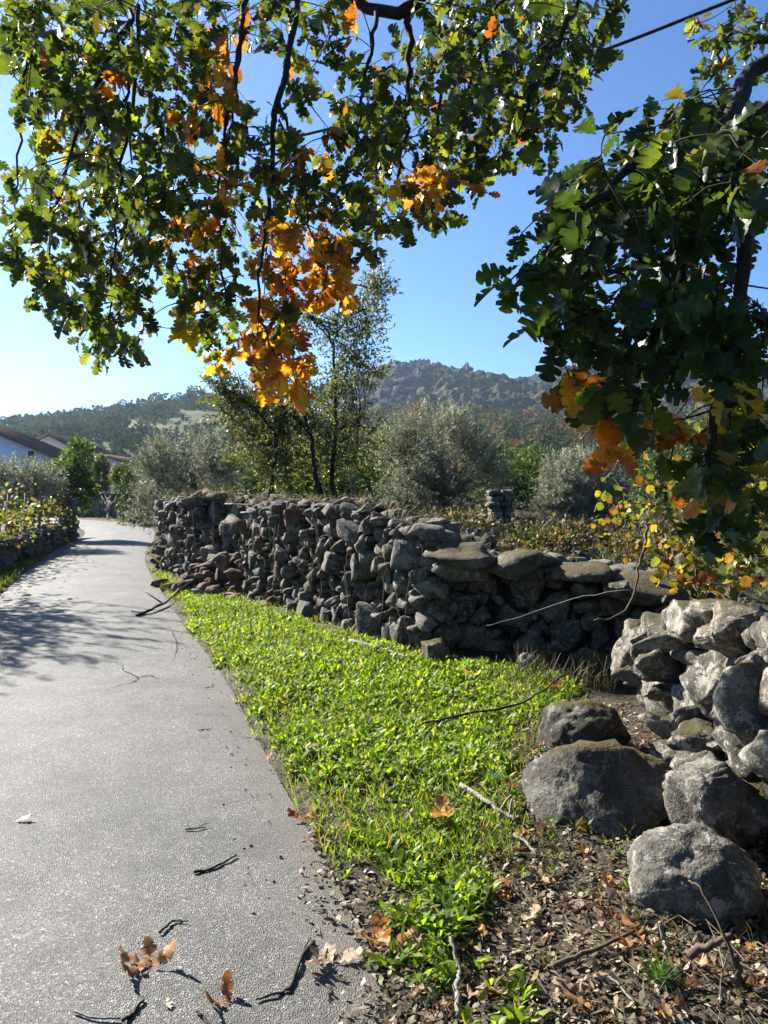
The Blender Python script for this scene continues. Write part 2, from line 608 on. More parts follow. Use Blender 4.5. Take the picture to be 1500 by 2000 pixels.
# ------------------------------------------------------------------ embankment behind the walls
POLY = np.array([(-4.2, 15.6), (-2.75, 13.3), (-1.45, 11.4), (-.42, 9.35), (.3, 8.1), (.7, 7.85), (1.2, 7.72), (1.9, 7.42), (2.65, 7.0), (2.75, 6.4), (2.45, 5.8), (2.1, 5.3), (1.98, 4.2), (1.93, 3.2), (1.85, 1.0), (1.85, -3), (12, -3), (12, 34), (-6, 34), (-5.0, 22), (-3.7, 17.5)])
CTRL = np.array([(-4, 16, 1.25), (-2, 12, 1.3), (0, 8.5, 1.2), (0.6, 7.7, .98), (2.8, 8.8, .85), (2.7, 6.6, .72), (2.2, 5.2, .55), (2.1, 4.2, .85), (2.0, 2.5, .95), (6, 5, 1.1), (5, 10, .95), (2, 12, 1.1), (-2, 20, 1.4), (6, 25, 1.4), (3.6, 7.6, .8)])


def poly_sd(X, Y):
    """signed distance, positive inside"""
    P = np.column_stack([X.ravel(), Y.ravel()])
    ins = np.zeros(len(P), bool)
    d = np.full(len(P), 1e9)
    n = len(POLY)
    for i in range(n):
        a, b = POLY[i], POLY[(i + 1) % n]
        ab = b - a
        t = np.clip(((P - a) @ ab) / (ab @ ab), 0, 1)
        d = np.minimum(d, np.linalg.norm(P - a - t[:, None] * ab, axis=1))
        c = ((a[1] > P[:, 1]) != (b[1] > P[:, 1]))
        xx = a[0] + (P[:, 1] - a[1]) / (b[1] - a[1] + 1e-12) * (b[0] - a[0])
        ins ^= c & (P[:, 0] < xx)
    return (np.where(ins, d, -d)).reshape(X.shape)


def bank_h(X, Y):
    X = np.asarray(X, float); Y = np.asarray(Y, float)
    w = 0; s = 0
    for cx, cy, cz in CTRL:
        k = 1 / (((X - cx) ** 2 + (Y - cy) ** 2) ** 1.5 + 0.05)
        w = w + k; s = s + k * cz
    base = s / w
    sd = poly_sd(X, Y)
    nz = 0.22 * (vfbm(X * 1.3, Y * 1.3, 31, 4) - 0.5) + 0.10 * (vfbm(X * 6, Y * 6, 33, 3) - 0.5)
    return -0.15 + (base + nz + 0.15) * sstep(0.0, 0.22, sd)


gx, gy = np.meshgrid(np.arange(-12, 12, 0.12), np.arange(-2.9, 34, 0.12))
sd = poly_sd(gx, gy)
Vv, Fv = compact(np.column_stack([gx.ravel(), gy.ravel(), bank_h(gx, gy).ravel()]), grid_faces(gx.shape, sd > -0.25))
M['bank'] = plain_mat('bank_soil', (0.035, 0.03, 0.022), (0.12, 0.10, 0.065), 9, bs=1.0, bd=0.06)
tag(obj('embankment', mesh_np('embankment', Vv, Fv, M['bank'], None, True)), kind='structure')

# ------------------------------------------------------------------ stones
def rock_mesh(name, sub, seed, block=0.62, cuts=9, amp=0.24, fine=0.0, mat=None, cut_lo=0.55, cut_hi=0.88):
    r = np.random.default_rng(seed)
    bm = bmesh.new()
    bmesh.ops.create_icosphere(bm, subdivisions=sub, radius=1.0)
    V = np.array([v.co[:] for v in bm.verts])
    T = np.array([[v.index for v in f.verts] for f in bm.faces])
    bm.free()
    V = np.sign(V) * np.abs(V) ** block
    V /= np.abs(V).max(0)
    for k in range(cuts):
        n = unit(r.normal(size=3))
        o = r.uniform(cut_lo, cut_hi)
        s = V @ n
        ex = np.maximum(s - o, 0)
        V = V - ex[:, None] * n * 0.9
    off = r.uniform(-50, 50, 3)
    out = []
    for v in V:
        p = Vector(v) * 1.3 + Vector(off)
        d = noise.fractal(p, 1.0, 2.0, 3) * amp
        if fine: d += noise.fractal(p * 5, 0.8, 2.2, 4) * fine
        out.append(v * (1 + d))
    V = np.array(out)
    V = V - (V.max(0) + V.min(0)) / 2
    V /= (V.max(0) - V.min(0)) / 2      # fits the unit box (-1..1)
    V *= 0.5
    return mesh_np(name, V, T, mat, None, True)


def with_mat(me, m):
    c = me.copy(); c.materials.clear(); c.materials.append(m); return c


ROCKB = [rock_mesh('stone', 3, 600 + i, mat=M['stone'], block=.3, cuts=4, amp=.10, fine=.03, cut_lo=.85, cut_hi=1.1) for i in range(5)]
ROCK = [rock_mesh('stone', 3, 100 + i, mat=M['stone'], block=random.uniform(.45, .75), fine=.05) for i in range(14)]
ROCKN = [rock_mesh('stone', 4, 200 + i, mat=M['stone_near'], block=random.uniform(.5, .75), fine=0.06, cuts=12) for i in range(12)]
ROCKS = [rock_mesh('small_stone', 2, 400 + i, mat=M['stone']) for i in range(6)]
ROCKX = [rock_mesh('outcrop', 2, 700 + i, block=.5, cuts=16, amp=.3, cut_lo=.35, cut_hi=.8, mat=M['stone']) for i in range(6)]
ROCKR = [rock_mesh('stone', 3, 300 + i, mat=M['stone_red'], block=.5, cuts=9, cut_lo=.5) for i in range(7)]


def pack(Lw, top, sizes, seed, z0=0.0, tight=0.87):
    """random rubble packing in the (s, z) plane of a wall face"""
    r = np.random.default_rng(seed)
    S = np.zeros((0, 4))
    for size, tries in sizes:
        for _ in range(tries):
            s = r.uniform(0, Lw)
            tp = top(s)
            w = size * r.uniform(0.85, 1.3)
            h = w * r.uniform(0.5, 1.15)
            if tp - z0 < h * 0.6: continue
            z = r.uniform(z0 + h * 0.3, max(z0 + h * 0.35, tp - h * 0.42))
            if len(S):
                q = (np.abs(S[:, 0] - s) / ((S[:, 2] + w) / 2 * tight)) ** 2.6 + (np.abs(S[:, 1] - z) / ((S[:, 3] + h) / 2 * tight)) ** 2.6
                if q.min() < 1: continue
            S = np.vstack([S, [s, z, w, h]])
    return S


def path_fn(pts):
    P = np.asarray(pts, float)
    seg = np.linalg.norm(np.diff(P, axis=0), axis=1)
    cum = np.concatenate([[0], np.cumsum(seg)])

    def f(s):
        x = np.interp(s, cum, P[:, 0]); y = np.interp(s, cum, P[:, 1])
        x2 = np.interp(min(s + .15, cum[-1]), cum, P[:, 0]); y2 = np.interp(min(s + .15, cum[-1]), cum, P[:, 1])
        x1 = np.interp(max(s - .15, 0), cum, P[:, 0]); y1 = np.interp(max(s - .15, 0), cum, P[:, 1])
        return Vector((x, y, 0)), math.atan2(y2 - y1, x2 - x1)
    return f, cum[-1]


def stone_wall(name, label, pts, top, sizes, seed, meshes, thick=0.45, side=1, recess=None, z0=0.0, depth=0.26, cap=True, core=True, jitter=0.06, red=None, maxparts=290, mat=None, extra_cap=1.0):
    """pts run along the face; side=+1: the face looks to the right of the walking direction"""
    r = np.random.default_rng(seed)
    f, Lw = path_fn(pts)
    p0, _ = f(Lw / 2)
    root = empty(name, (p0.x, p0.y, 0), label, 'stone wall')
    S = pack(Lw, top, sizes, seed, z0)
    items = []
    for s, z, w, h in S:
        p, an = f(s)
        nrm = Vector((math.sin(an), -math.cos(an), 0)) * side
        rec = recess(s, z) if recess else 0.0
        pos = p + nrm * (-depth * 0.5 + r.normal(0, jitter) - rec) + Vector((0, 0, z))
        rot = Euler((r.normal(0, .2), r.normal(0, .42), an + r.normal(0, .28)))
        items.append((pos, (w * 1.1, depth * r.uniform(.8, 1.15), h * 1.12), rot, s, z))
    if cap:
        s = 0.0
        while s < Lw:
            w = r.uniform(.14, .32) * extra_cap
            p, an = f(min(s + w / 2, Lw))
            nrm = Vector((math.sin(an), -math.cos(an), 0)) * side
            rec = recess(s, top(s)) if recess else 0.0
            for k in range(2):
                off = -0.12 - k * (thick - 0.2) + r.normal(0, .04) - rec
                h = r.uniform(.08, .18) * extra_cap
                items.append((p + nrm * off + Vector((0, 0, top(s) - h * 0.1 + r.normal(0, .025))), (w * 1.05, r.uniform(.18, .32), h), Euler((r.normal(0, .15), r.normal(0, .15), an + r.normal(0, .35))), s, top(s)))
            s += w * 0.93
    pos = np.array([i[0][:] for i in items])
    x, y = to_px(pos)
    scr = np.array([i[1][0] * i[1][2] for i in items]) / np.maximum(pos[:, 1], .5) ** 2
    scr[(x < -60) | (x > 1560) | (y > 2060)] *= 0.01
    order = np.argsort(-scr)
    rest = MB()
    for k, idx in enumerate(order):
        ps, scl, rot, s, z = items[idx]
        ml = meshes
        if red and r.random() < red(s, z): ml = ROCKR
        me = ml[r.integers(len(ml))]
        if k < maxparts:
            o = obj('stone', me, root, ps)
            o.scale = scl; o.rotation_euler = rot
        else:
            n = len(me.vertices)
            V = np.empty(n * 3, np.float32); me.vertices.foreach_get('co', V); V = V.reshape(-1, 3)
            T = np.empty(len(me.polygons) * 3, np.int32); me.loops.foreach_get('vertex_index', T)
            Rm = np.array(rot.to_matrix())
            rest.add((V * np.array(scl)) @ Rm.T + np.array(ps[:]), T=T.reshape(-1, 3))
    if rest.n:
        o = rest.build('small_stones', meshes[0].materials[0], root, True)
        o['kind'] = 'stuff'
    if core:
        n = max(8, int(Lw / .15))
        rows = []
        for s in np.linspace(0, Lw, n):
            p, an = f(s)
            nrm = Vector((math.sin(an), -math.cos(an), 0)) * side
            tp = max(top(s) - 0.06, 0.02)
            mid = tp * .5
            for off, z in ((-.13 - (recess(s, 0.1) if recess else 0), -0.1), (-.13 - (recess(s, mid) if recess else 0), mid), (-.15 - (recess(s, tp) if recess else 0), tp), (-thick - .1, tp), (-thick - .1, -0.1)):
                q = p + nrm * off
                rows.append((q.x + r.normal(0, .012), q.y + r.normal(0, .012), z))
        V = np.array(rows)
        Q = []
        for i in range(n - 1):
            for j in range(4):
                a = i * 5 + j
                Q.append([a, a + 5, a + 6, a + 1])
        Q += [[0, 1, 2, 3], [(n - 1) * 5 + 3, (n - 1) * 5 + 2, (n - 1) * 5 + 1, (n - 1) * 5]]
        T = [[0, 3, 4], [(n - 1) * 5, (n - 1) * 5 + 4, (n - 1) * 5 + 3]]
        MB().add(V, Q=Q, T=T).build('core', mat or M['dark_earth'], root)
    return root


def bumpy(base, seed, amp=.05, f=2.3):
    return lambda s: base(s) + amp * 2 * (float(vfbm(s * f, seed * 1.7, seed, 3)) - 0.5)


def rock_thing(name, me, pos, scl, rot, label, cat='stone', group=None, mat=None):
    o = obj(name, me, None, pos)
    o.scale = scl; o.rotation_euler = rot
    return tag(o, label, cat, group)


# wall A: long ruined wall along the lane, walked from its far end towards the camera (face on the right hand: the lane)
PA = [(-3.95, 15.75), (-4.55, 15.3), (-3.3, 13.0), (-2.05, 11.1), (-.85, 9.05), (-.1, 7.85), (.36, 7.12), (.66, 7.42)]
fA, LA = path_fn(PA)


def topA(s):
    return float(np.interp(s, [0, 1.9, 3.3, 4.1, 5.1, 6.3, 7.7, 8.7, 9.5, LA], [1.32, 1.42, 1.52, 1.50, 1.46, 1.40, 1.46, 1.44, 1.30, 1.14]))


def recA(s, z):
    b = math.exp(-((s - 4.5) / 1.0) ** 2)
    return 0.42 * b * float(sstep(0.1, 0.9, z)) + 0.10 * b


stone_wall('stone_wall', 'long ruined rubble stone wall beside the lane with a collapsed gap', PA, bumpy(topA, 2, .08), [(.30, 25), (.23, 160), (.18, 800), (.135, 2600), (.10, 5000), (.075, 6500)], 41, ROCK + ROCKB + ROCKB, .5, 1, recA,
           red=lambda s, z: 0.42 * math.exp(-((s - 4.5) / .9) ** 2) + 0.03)
# wall B: shaded return wall facing the camera
PB = [(.44, 7.30), (1.05, 7.32), (1.70, 7.05), (2.45, 6.62)]
stone_wall('stone_wall', 'shaded return stone wall facing the camera beneath the rubble terrace', PB, bumpy(lambda s: float(np.interp(s, [0, .8, 1.4, 2.2], [1.0, .96, .90, .76])), 5, .06), [(.34, 20), (.24, 120), (.18, 500), (.13, 1500), (.09, 2000)], 43, ROCK + ROCKB, .45, 1)
# big flat stones jutting out over the hollow below that wall
for k, (x, y, z, w, d, h, rz, lab) in enumerate([(.72, 7.12, 1.02, .62, .80, .17, -.3, 'broad flat slab jutting out at the corner of the return wall'), (1.22, 6.98, .97, .58, .78, .20, -.5, 'second flat slab jutting over the dark hollow'),
                                               (1.74, 6.72, .90, .56, .74, .16, -.35, 'third thin slab jutting over the dark hollow'), (2.22, 6.42, .80, .55, .70, .19, -.6, 'last slab jutting over the hollow beside the near wall')]):
    rock_thing('flat_stone', with_mat(ROCK[[2, 5, 9, 12][k]], M['boulder']), (x, y, z), (w * 1.1, d, h * 1.25), Euler((.05, .04 * (-1) ** k, rz)), lab, 'stone')
# wall C: near wall at the right edge of the picture
PC = [(2.2, 6.0), (1.72, 5.5), (1.60, 4.8), (1.56, 4.2), (1.50, 3.4), (1.42, 2.6), (1.42, 1.6)]
stone_wall('stone_wall', 'lichen covered dry stone wall of large pale blocks by the boulders', PC, bumpy(lambda s: float(np.interp(s, [0, .5, 1.0, 1.7, 2.4, 4.8], [.42, .56, .66, .92, 1.0, 1.02])), 8, .07), [(.46, 60), (.36, 200), (.28, 500), (.21, 900), (.15, 1500), (.10, 1500)], 47, ROCKN, .5, 1, depth=.36, jitter=.085, extra_cap=1.3)
# wall D: low garden wall left of the lane (face on its right-hand side when walking away)
PD = [(-9.9, 24.0), (-8.7, 20.0), (-7.3, 14.6), (-6.1, 10.8), (-5.3, 8.3)]
stone_wall('stone_wall', 'low dark garden wall of upright stones left of the lane', PD, bumpy(lambda s: .56, 11, .05), [(.34, 100), (.26, 400), (.19, 1200), (.14, 2000)], 53, ROCK, .4, -1)
# wall E: shaded wall outside the bend
PE = [(-7.6, 28.2), (-8.8, 32.5), (-11.5, 38.5), (-16.5, 44.5), (-24, 49.5), (-32, 53)]
stone_wall('stone_wall', 'grey shaded stone wall outside the far bend of the lane', PE, bumpy(lambda s: 1.55, 13, .12, .8), [(.7, 200), (.5, 600), (.36, 1500)], 59, ROCK, .5, -1, depth=.4)


# boulders at the foot of wall C
def boulder(px, py_base, d, wpx, top_y, depth, seed, mat, label, rot=(0, 0, 0), cuts=7, block=.7, sink=.11):
    c = at(px, py_base, d)
    w = wpx / F * d
    ztop = at(px, top_y, d + depth * .3).z
    h = ztop + sink
    me = rock_mesh('boulder', 5, seed, block, cuts, .13, .05, mat, .62, .9)
    return rock_thing('boulder', me, (c.x, d + depth * .35, h / 2 - sink), (w, depth, h), rot, label, 'boulder')


boulder(1195, 1662, 3.42, 300, 1452, .60, 507, M['boulder'], 'large dark boulder with ochre moss on its top', (0, .04, .15), 9, .5)
boulder(1155, 1500, 4.35, 175, 1368, .48, 512, M['boulder'], 'dark rounded boulder behind the mossy one', (0, .05, .3), 5, .85)
boulder(1388, 1862, 2.70, 265, 1626, .46, 523, M['boulder_pale'], 'rounded grey lichen boulder lowest at the wall foot', (.05, .1, .4), 6, .85)
boulder(1418, 1690, 3.22, 165, 1474, .34, 534, M['boulder_pale'], 'pale flat sided block leaning against the wall', (.05, -.22, .3), 4, .42)
boulder(1285, 1560, 3.95, 95, 1480, .26, 545, M['boulder'], 'small mossy stone wedged between boulders and wall', (0, .2, .2), 6, .8)

# single stones
def single(px, py, size, meshes, k, label, rot=(0, 0, 0), z=None, cat='stone', group=None, asp=(1, .8, .7), base_z=0.03):
    g = gnd(px, py, base_z)
    zc = base_z + size * asp[2] * .42
    return rock_thing('stone', meshes[k % len(meshes)], (g.x, g.y + size * .3, zc), (size * asp[0], size * asp[1], size * asp[2]), rot, label, cat, group)


single(852, 1312, .26, ROCKN, 1, 'pale mossy stone at the near foot of the long wall', (0, .1, .4), asp=(.9, .8, 1.15))
single(825, 1330, .13, ROCKN, 3, 'small stone lying just left of the pale mossy stone', (0, .3, .9))
single(1040, 1330, .27, ROCKN, 4, 'single squarish stone standing in the dark recess', (0, .05, .5), asp=(1.1, .8, .9))
single(870, 1345, .15, ROCK, 5, 'little dark stone half hidden in weeds near the wall corner', (0, .0, .2))
single(945, 1330, .20, ROCK, 6, 'dark low stone by the shaded wall foot', (.2, .0, .7), asp=(1.2, .8, .5))

# rubble fallen out of the long wall's gap
rub = [(445, 1172, .16, 0, 'long pale slab tilted out of the weeds below the rubble', (0.2, -.5, .6), (1.9, .7, .35), 1),
       (470, 1165, .20, 2, 'tan squarish stone beside the pale slab', (.1, .2, .3), (1.2, .8, .6), 2),
       (408, 1160, .34, 0, 'dark slanting boulder at the lower end of the rubble', (.1, -.2, .3), (1.2, .8, .7), 0)]
for px, py, s, k, lab, rot, asp, kind in rub:
    single(px, py, s, [ROCK, ROCKN, ROCKR][kind], k, lab, rot, asp=asp)
cA, _ = fA(3.9)
for k in range(46):
    u, v = rng.random(), rng.normal(0, .55)
    s = 4.35 + v + .3 * (1 - u)
    p, an = fA(float(np.clip(s, .5, 6)))
    nrm = Vector((math.sin(an), -math.cos(an), 0))
    out = -0.25 + .75 * u
    z = .62 * (1 - u) * math.exp(-(v / .8) ** 2) + .06
    sz = rng.uniform(.12, .27)
    q = p + nrm * out
    isr = rng.random() < .65
    o = rock_thing('fallen_stone', (ROCKR if isr else ROCK)[rng.integers(7)], (q.x, q.y, z), (sz * 1.3, sz * .9, sz * .65), Euler(rng.uniform(-.6, .6, 3)),
                   ('reddish' if isr else 'grey') + ' stone fallen in the heap below the wall gap', 'stone', ('reddish' if isr else 'grey') + ' stones fallen from the gap in the long wall')
p, an = fA(5.0)
nrm = Vector((math.sin(an), -math.cos(an), 0))
q = p - nrm * .15
rock_thing('boulder', ROCK[3], (q.x, q.y, 1.08), (.62, .42, .34), Euler((.1, .25, an)), 'smooth grey boulder perched in the gap of the long wall', 'boulder')

# stones on the terrace edge and its pillar
for k, (px, py, d, s, lab) in enumerate([(900, 1105, 7.15, .55, 'broad flat dark stone on the terrace edge at the wall corner'), (995, 1112, 6.95, .38, 'rounded dark stone on the terrace edge next to the broad one'), (1140, 1126, 6.6, .22, 'whitish stone on top of the shaded return wall'),
                                          (790, 1050, 8.1, .34, 'dark stone topping the near end of the long wall'), (1215, 1150, 6.35, .30, 'brown stone at the right end of the shaded return wall')]):
    c = at(px, py, d)
    rock_thing('stone', (ROCKN if k == 2 else ROCK)[k], (c.x, d, c.z), (s, s * .8, s * .5), Euler((.1, .1, k)), lab, 'stone')
pc = at(977, 985, 12)
pil = empty('stone_pillar', (pc.x, 12, float(bank_h(pc.x, 12.0))), 'short square pillar of rough stones on the terrace', 'pillar')
MB().box((pc.x, 12, pil.location.z + .22), (.22, .2, .62)).build('core', M['dark_earth'], pil)
for k in range(14):
    zz = pil.location.z + .0 + (k // 2) * .085
    o = obj('stone', ROCKB[k % 5], pil, (pc.x + (-.10 if k % 2 else .10) + rng.normal(0, .03), 12 + rng.normal(0, .03), zz))
    o.scale = (rng.uniform(.16, .22), .3, rng.uniform(.085, .11)); o.rotation_euler = (0, rng.normal(0, .06), rng.normal(0, .2))
# rubble strewn over the terrace (uncountable small stuff plus individuals)
rub = MB()
for k in range(420):
    x = rng.uniform(-1.5, 5); y = rng.uniform(7.6, 14)
    if float(poly_sd(np.array([x]), np.array([y]))[0]) < .25: continue
    me = ROCKS[rng.integers(6)]
    n = len(me.vertices)
    V = np.empty(n * 3, np.float32); me.vertices.foreach_get('co', V)
    T = np.empty(len(me.polygons) * 3, np.int32); me.loops.foreach_get('vertex_index', T)
    s = rng.uniform(.05, .2)
    Rm = np.array(Euler(rng.uniform(-1, 1, 3)).to_matrix())
    rub.add((V.reshape(-1, 3) * np.array([s * 1.3, s, s * .7])) @ Rm.T + np.array([x, y, float(bank_h(np.array([x]), np.array([y]))[0]) + s * .15]), T=T.reshape(-1, 3))
tag(rub.build('rubble', M['stone'], None, True), 'loose grey rubble strewn over the overgrown terrace', 'rubble', kind='stuff')

# ------------------------------------------------------------------ leaves
def oak_base():
    t = np.array([0, .12, .20, .27, .34, .42, .50, .57, .65, .73, .80, .88, .95, 1.0])
    w = np.array([.012, .035, .16, .17, .065, .27, .285, .10, .34, .33, .14, .24, .17, .0])
    f = np.array([0, 0, .02, .07, .02, .03, .10, .02, .03, .09, .01, .02, .03, .02])
    return t, w, f


def vine_base():
    t = np.array([-.02, .0, .10, .22, .35, .48, .62, .74, .86, 1.0])
    w = np.array([.0, .10, .36, .42, .34, .50, .30, .36, .16, .0])
    f = np.array([0, -.08, -.05, 0, 0, .08, 0, .06, 0, 0])
    return t, w, f


def leaf_shape(base, curl, fold, wave, seed=0):
    """one leaf in local space: x across, y along, z normal, length 1"""
    t, w, f = base
    n = len(t)
    ph = seed * 1.7
    x = np.concatenate([-w, np.zeros(n), w])
    y = np.concatenate([t + f, t, t + f])
    z = np.concatenate([w, np.zeros(n), w]) * fold - curl * np.clip(y, 0, 2) ** 2 + wave * np.sin(y * 9 + ph + x * 4) * np.abs(x) * 2
    i = np.arange(n - 1)
    Q = np.vstack([np.stack([i, n + i, n + i + 1, i + 1], 1), np.stack([n + i, 2 * n + i, 2 * n + i + 1, n + i + 1], 1)])
    return np.column_stack([x, y, z]), Q


def frames(D, Nn):
    Y = unit(D)
    X = unit(np.cross(Y, Nn))
    Z = np.cross(X, Y)
    return X, Y, Z


def leaf_verts(base, P, D, Nn, L, curl, fold, wave, asp=1.0):
    X, Y, Z = frames(D, Nn)
    out, Q = [], None
    for k in range(len(P)):
        v, Q = leaf_shape(base, curl[k], fold[k], wave[k], k)
        v = v * L[k]
        out.append(P[k] + v[:, :1] * asp * X[k] + v[:, 1:2] * Y[k] + v[:, 2:3] * Z[k])
    return np.array(out), Q


def quad_leaves(P, D, Nn, L, W, fold=0.25):
    """simple folded diamond leaves -> V, Q"""
    X, Y, Z = frames(D, Nn)
    n = len(P)
    L = np.broadcast_to(L, (n,))[:, None]; W = np.broadcast_to(W, (n,))[:, None]
    V = np.stack([P, P + Y * L * .45 + X * W * .5 + Z * W * fold, P + Y * L, P + Y * L * .45 - X * W * .5 + Z * W * fold], 1).reshape(-1, 3)
    i = np.arange(n)[:, None] * 4
    return V, i + np.array([[0, 1, 2, 3]])


def blade_leaves(P, D, Nn, L, W, bend=.35):
    """leaf with a bend: base, two mids, tip (6 verts, 2 quads)"""
    X, Y, Z = frames(D, Nn)
    n = len(P)
    L = np.broadcast_to(L, (n,))[:, None]; W = np.broadcast_to(W, (n,))[:, None]
    b = np.broadcast_to(bend, (n,))[:, None]
    V = np.stack([P + X * W * .12, P - X * W * .12,
                  P + Y * L * .55 + X * W * .5, P + Y * L * .55 - X * W * .5,
                  P + Y * L * .97 + X * W * .16 - Z * L * b, P + Y * L * .97 - X * W * .16 - Z * L * b], 1).reshape(-1, 3)
    i = np.arange(n)[:, None] * 6
    return V, np.concatenate([i + np.array([[0, 2, 3, 1]]), i + np.array([[2, 4, 5, 3]])])


def pick_cols(cols, n, var=.18):
    c = np.array([x[0] for x in cols]); w = np.array([x[1] for x in cols], float)
    k = rng.choice(len(cols), n, p=w / w.sum())
    return c[k] * rng.uniform(1 - var, 1 + var, (n, 1)) * rng.uniform(.93, 1.07, (n, 3))


GREEN = [((.05, .085, .016), 3), ((.08, .12, .018), 2), ((.035, .065, .016), 3), ((.14, .165, .025), .8), ((.10, .085, .025), .4)]
ORANGE = [((.52, .19, .02), 3), ((.60, .29, .025), 2.4), ((.36, .11, .02), 2), ((.60, .38, .03), 1.6), ((.24, .18, .03), .7)]
YELLOW = [((.58, .40, .03), 3), ((.45, .36, .03), 2)]
BROWN = [((.24, .12, .04), 1), ((.33, .15, .04), 1)]
YGREEN = [((.16, .20, .03), 2), ((.11, .17, .025), 2)]

# ------------------------------------------------------------------ the oak over the lane
# where leaves hang, read off the photograph in 50 px cells (G dense green, g thin, O orange, o mixed, y yellow)
MAP_L = """GGGGGggGggGGgo..gGGGGGGgg.
GGGGGgGGoggggo..gGGGGGGg..
GGGGGGGGO..Ggg.ggGGGGGGg..
gGGGoGGGo..g.gGgGGGGGGG...
.GGGGgGGog.g.GGGGGGGGGg...
.GGGGgGoGGgg.GGGGGGGGg....
.gyGG.GGogGGogGGGGGGg.....
gGGGGGGGoGgGGGGoOOo.......
gGGGGGGGoggGoGGGoG........
gGGGGGoOGgOOOoGg..........
gGGGGGGoGgOOOOg...........
.GGGGGGGGg.OOO............
..gGGg.yGgOo..............
...gGg.yGOOo..............
...g....y.OO..............
..........OO.............."""
MAP_R = """......gGG.g
....g.gGGGG
....ggGGGGG
..gGgGGGGGG
..GGGGGGGGG
.gGGGyGGGGG
.gGGGGGGGGG
gGGGGGGGGGG
..GGGGGGGGG
..gGGGGgGGG
...oGGg.gGG
...oGGgGGGo
....OoGOGGG
....O.GOGGG
.......gGGG
.......gGGg
........GGg
.........g."""
MAP_T = """........ggg
........gGG
........ggG
........gg.
.........g."""


def cells(txt, x0, y0, cs=50):
    for r, row in enumerate(txt.split('\n')):
        for c, ch in enumerate(row):
            if ch != '.': yield x0 + c * cs, y0 + r * cs, ch


oak = empty('oak_tree', (4.6, .6, .9), 'oak overhanging the lane with green leaves turning orange', 'tree')
# wood: limbs from the trunk out over the lane (x, y, depth px points), radius in metres
trunk_top = Vector((4.2, 1.0, 4.2))
limbs = []          # sampled points used as twig anchors
wood = MB()
wood.tube(curve([(4.7, .5, .5), (4.6, .6, 1.6), (4.45, .75, 2.8), (4.2, 1.0, 4.2), (3.9, 1.3, 5.6), (3.7, 1.5, 7.0)], 16, .02), np.linspace(.30, .09, 16), 12)
wood.build('trunk', M['bark'], oak, True)


def limb(pts, r0, r1, n=22, k=7, jit=.008):
    C = curve(pts, n, jit)
    limbs.append(C)
    MB().tube(C, np.linspace(r0, r1, n), k).build('limb', M['bark'], oak, True)


# heavy limb entering at the top and arching down (700,0)-(800,90)
limb([trunk_top, (3.0, 2.2, 5.8), at(1050, -380, 3.9), at(850, -60, 4.1), at(790, 22, 4.1), at(700, 4, 4.2), at(600, -60, 4.3), at(450, -120, 4.2), at(260, -90, 4.2), at(80, -60, 4.3)], .05, .012, 40)
limb([at(790, 30, 4.1), at(803, 75, 4.1), at(800, 170, 4.0), at(790, 270, 3.9), at(775, 360, 3.9)], .022, .006)
limb([at(735, 15, 4.1), at(722, 110, 4.0), at(700, 250, 3.9), at(690, 330, 3.9)], .013, .004)
limb([at(500, -110, 4.2), at(470, 60, 3.9), at(462, 190, 3.8), at(440, 300, 3.7)], .016, .004)
limb([at(590, -60, 4.2), at(548, 190, 3.7), at(532, 260, 3.6), at(535, 350, 3.5), at(512, 470, 3.4), at(508, 600, 3.3), at(540, 700, 3.3)], .018, .003, 30)
limb([at(545, 200, 3.7), at(580, 290, 3.6), at(600, 420, 3.5), at(640, 520, 3.4)], .008, .003)
limb([at(262, -90, 4.1), at(256, 60, 3.9), at(250, 200, 3.8), at(258, 320, 3.7)], .013, .004)
limb([at(256, 40, 3.9), at(205, 130, 3.9), at(150, 260, 3.9), at(110, 420, 3.9), at(90, 540, 3.9)], .014, .004)
limb([at(270, 10, 3.9), at(268, 150, 3.8), at(235, 330, 3.8), at(220, 520, 3.7), at(215, 640, 3.7)], .012, .003)
limb([at(480, 60, 3.9), at(440, 260, 3.7), at(430, 440, 3.5), at(440, 600, 3.4)], .010, .003)
limb([at(80, -60, 4.3), at(60, 60, 4.2), at(40, 250, 4.2), at(30, 450, 4.1)], .012, .004)
limb([trunk_top, at(1500, -400, 3.4), at(1180, -150, 3.9), at(1000, -20, 4.1), at(930, 120, 4.2), at(900, 260, 4.2)], .06, .006, 30)
limb([at(1180, -150, 3.9), at(1110, 40, 3.6), at(1040, 180, 3.6), at(1010, 280, 3.6)], .016, .004)
limb([at(1000, -20, 4.1), at(870, 150, 4.2), at(850, 300, 4.2), at(860, 400, 4.1)], .012, .004)
# right-hand low limbs
limb([Vector((4.45, .75, 2.8)), (2.9, 1.9, 3.5), at(1560, 90, 2.9), at(1440, 205, 2.6), at(1380, 290, 2.3), at(1250, 320, 2.1), at(1150, 400, 2.0), at(1050, 530, 1.95)], .042, .004, 32)
limb([at(1440, 205, 2.6), at(1400, 260, 2.3), at(1360, 400, 2.1), at(1330, 560, 2.0), at(1260, 700, 2.0), at(1170, 820, 2.05)], .022, .004, 26)
limb([(2.9, 1.9, 3.5), at(1520, 200, 2.5), at(1470, 420, 2.2), at(1440, 640, 2.1), at(1400, 800, 2.1), at(1385, 930, 2.15), at(1400, 1040, 2.2)], .03, .004, 28)
limb([at(1570, 60, 3.0), at(1490, 80, 3.4), at(1430, 60, 3.8), at(1390, 150, 3.8)], .018, .005)
LP = np.concatenate([l[1:] for l in limbs])

P_, D_, N_, L_, C_, curl_, fold_ = [], [], [], [], [], [], []
twigs = MB()


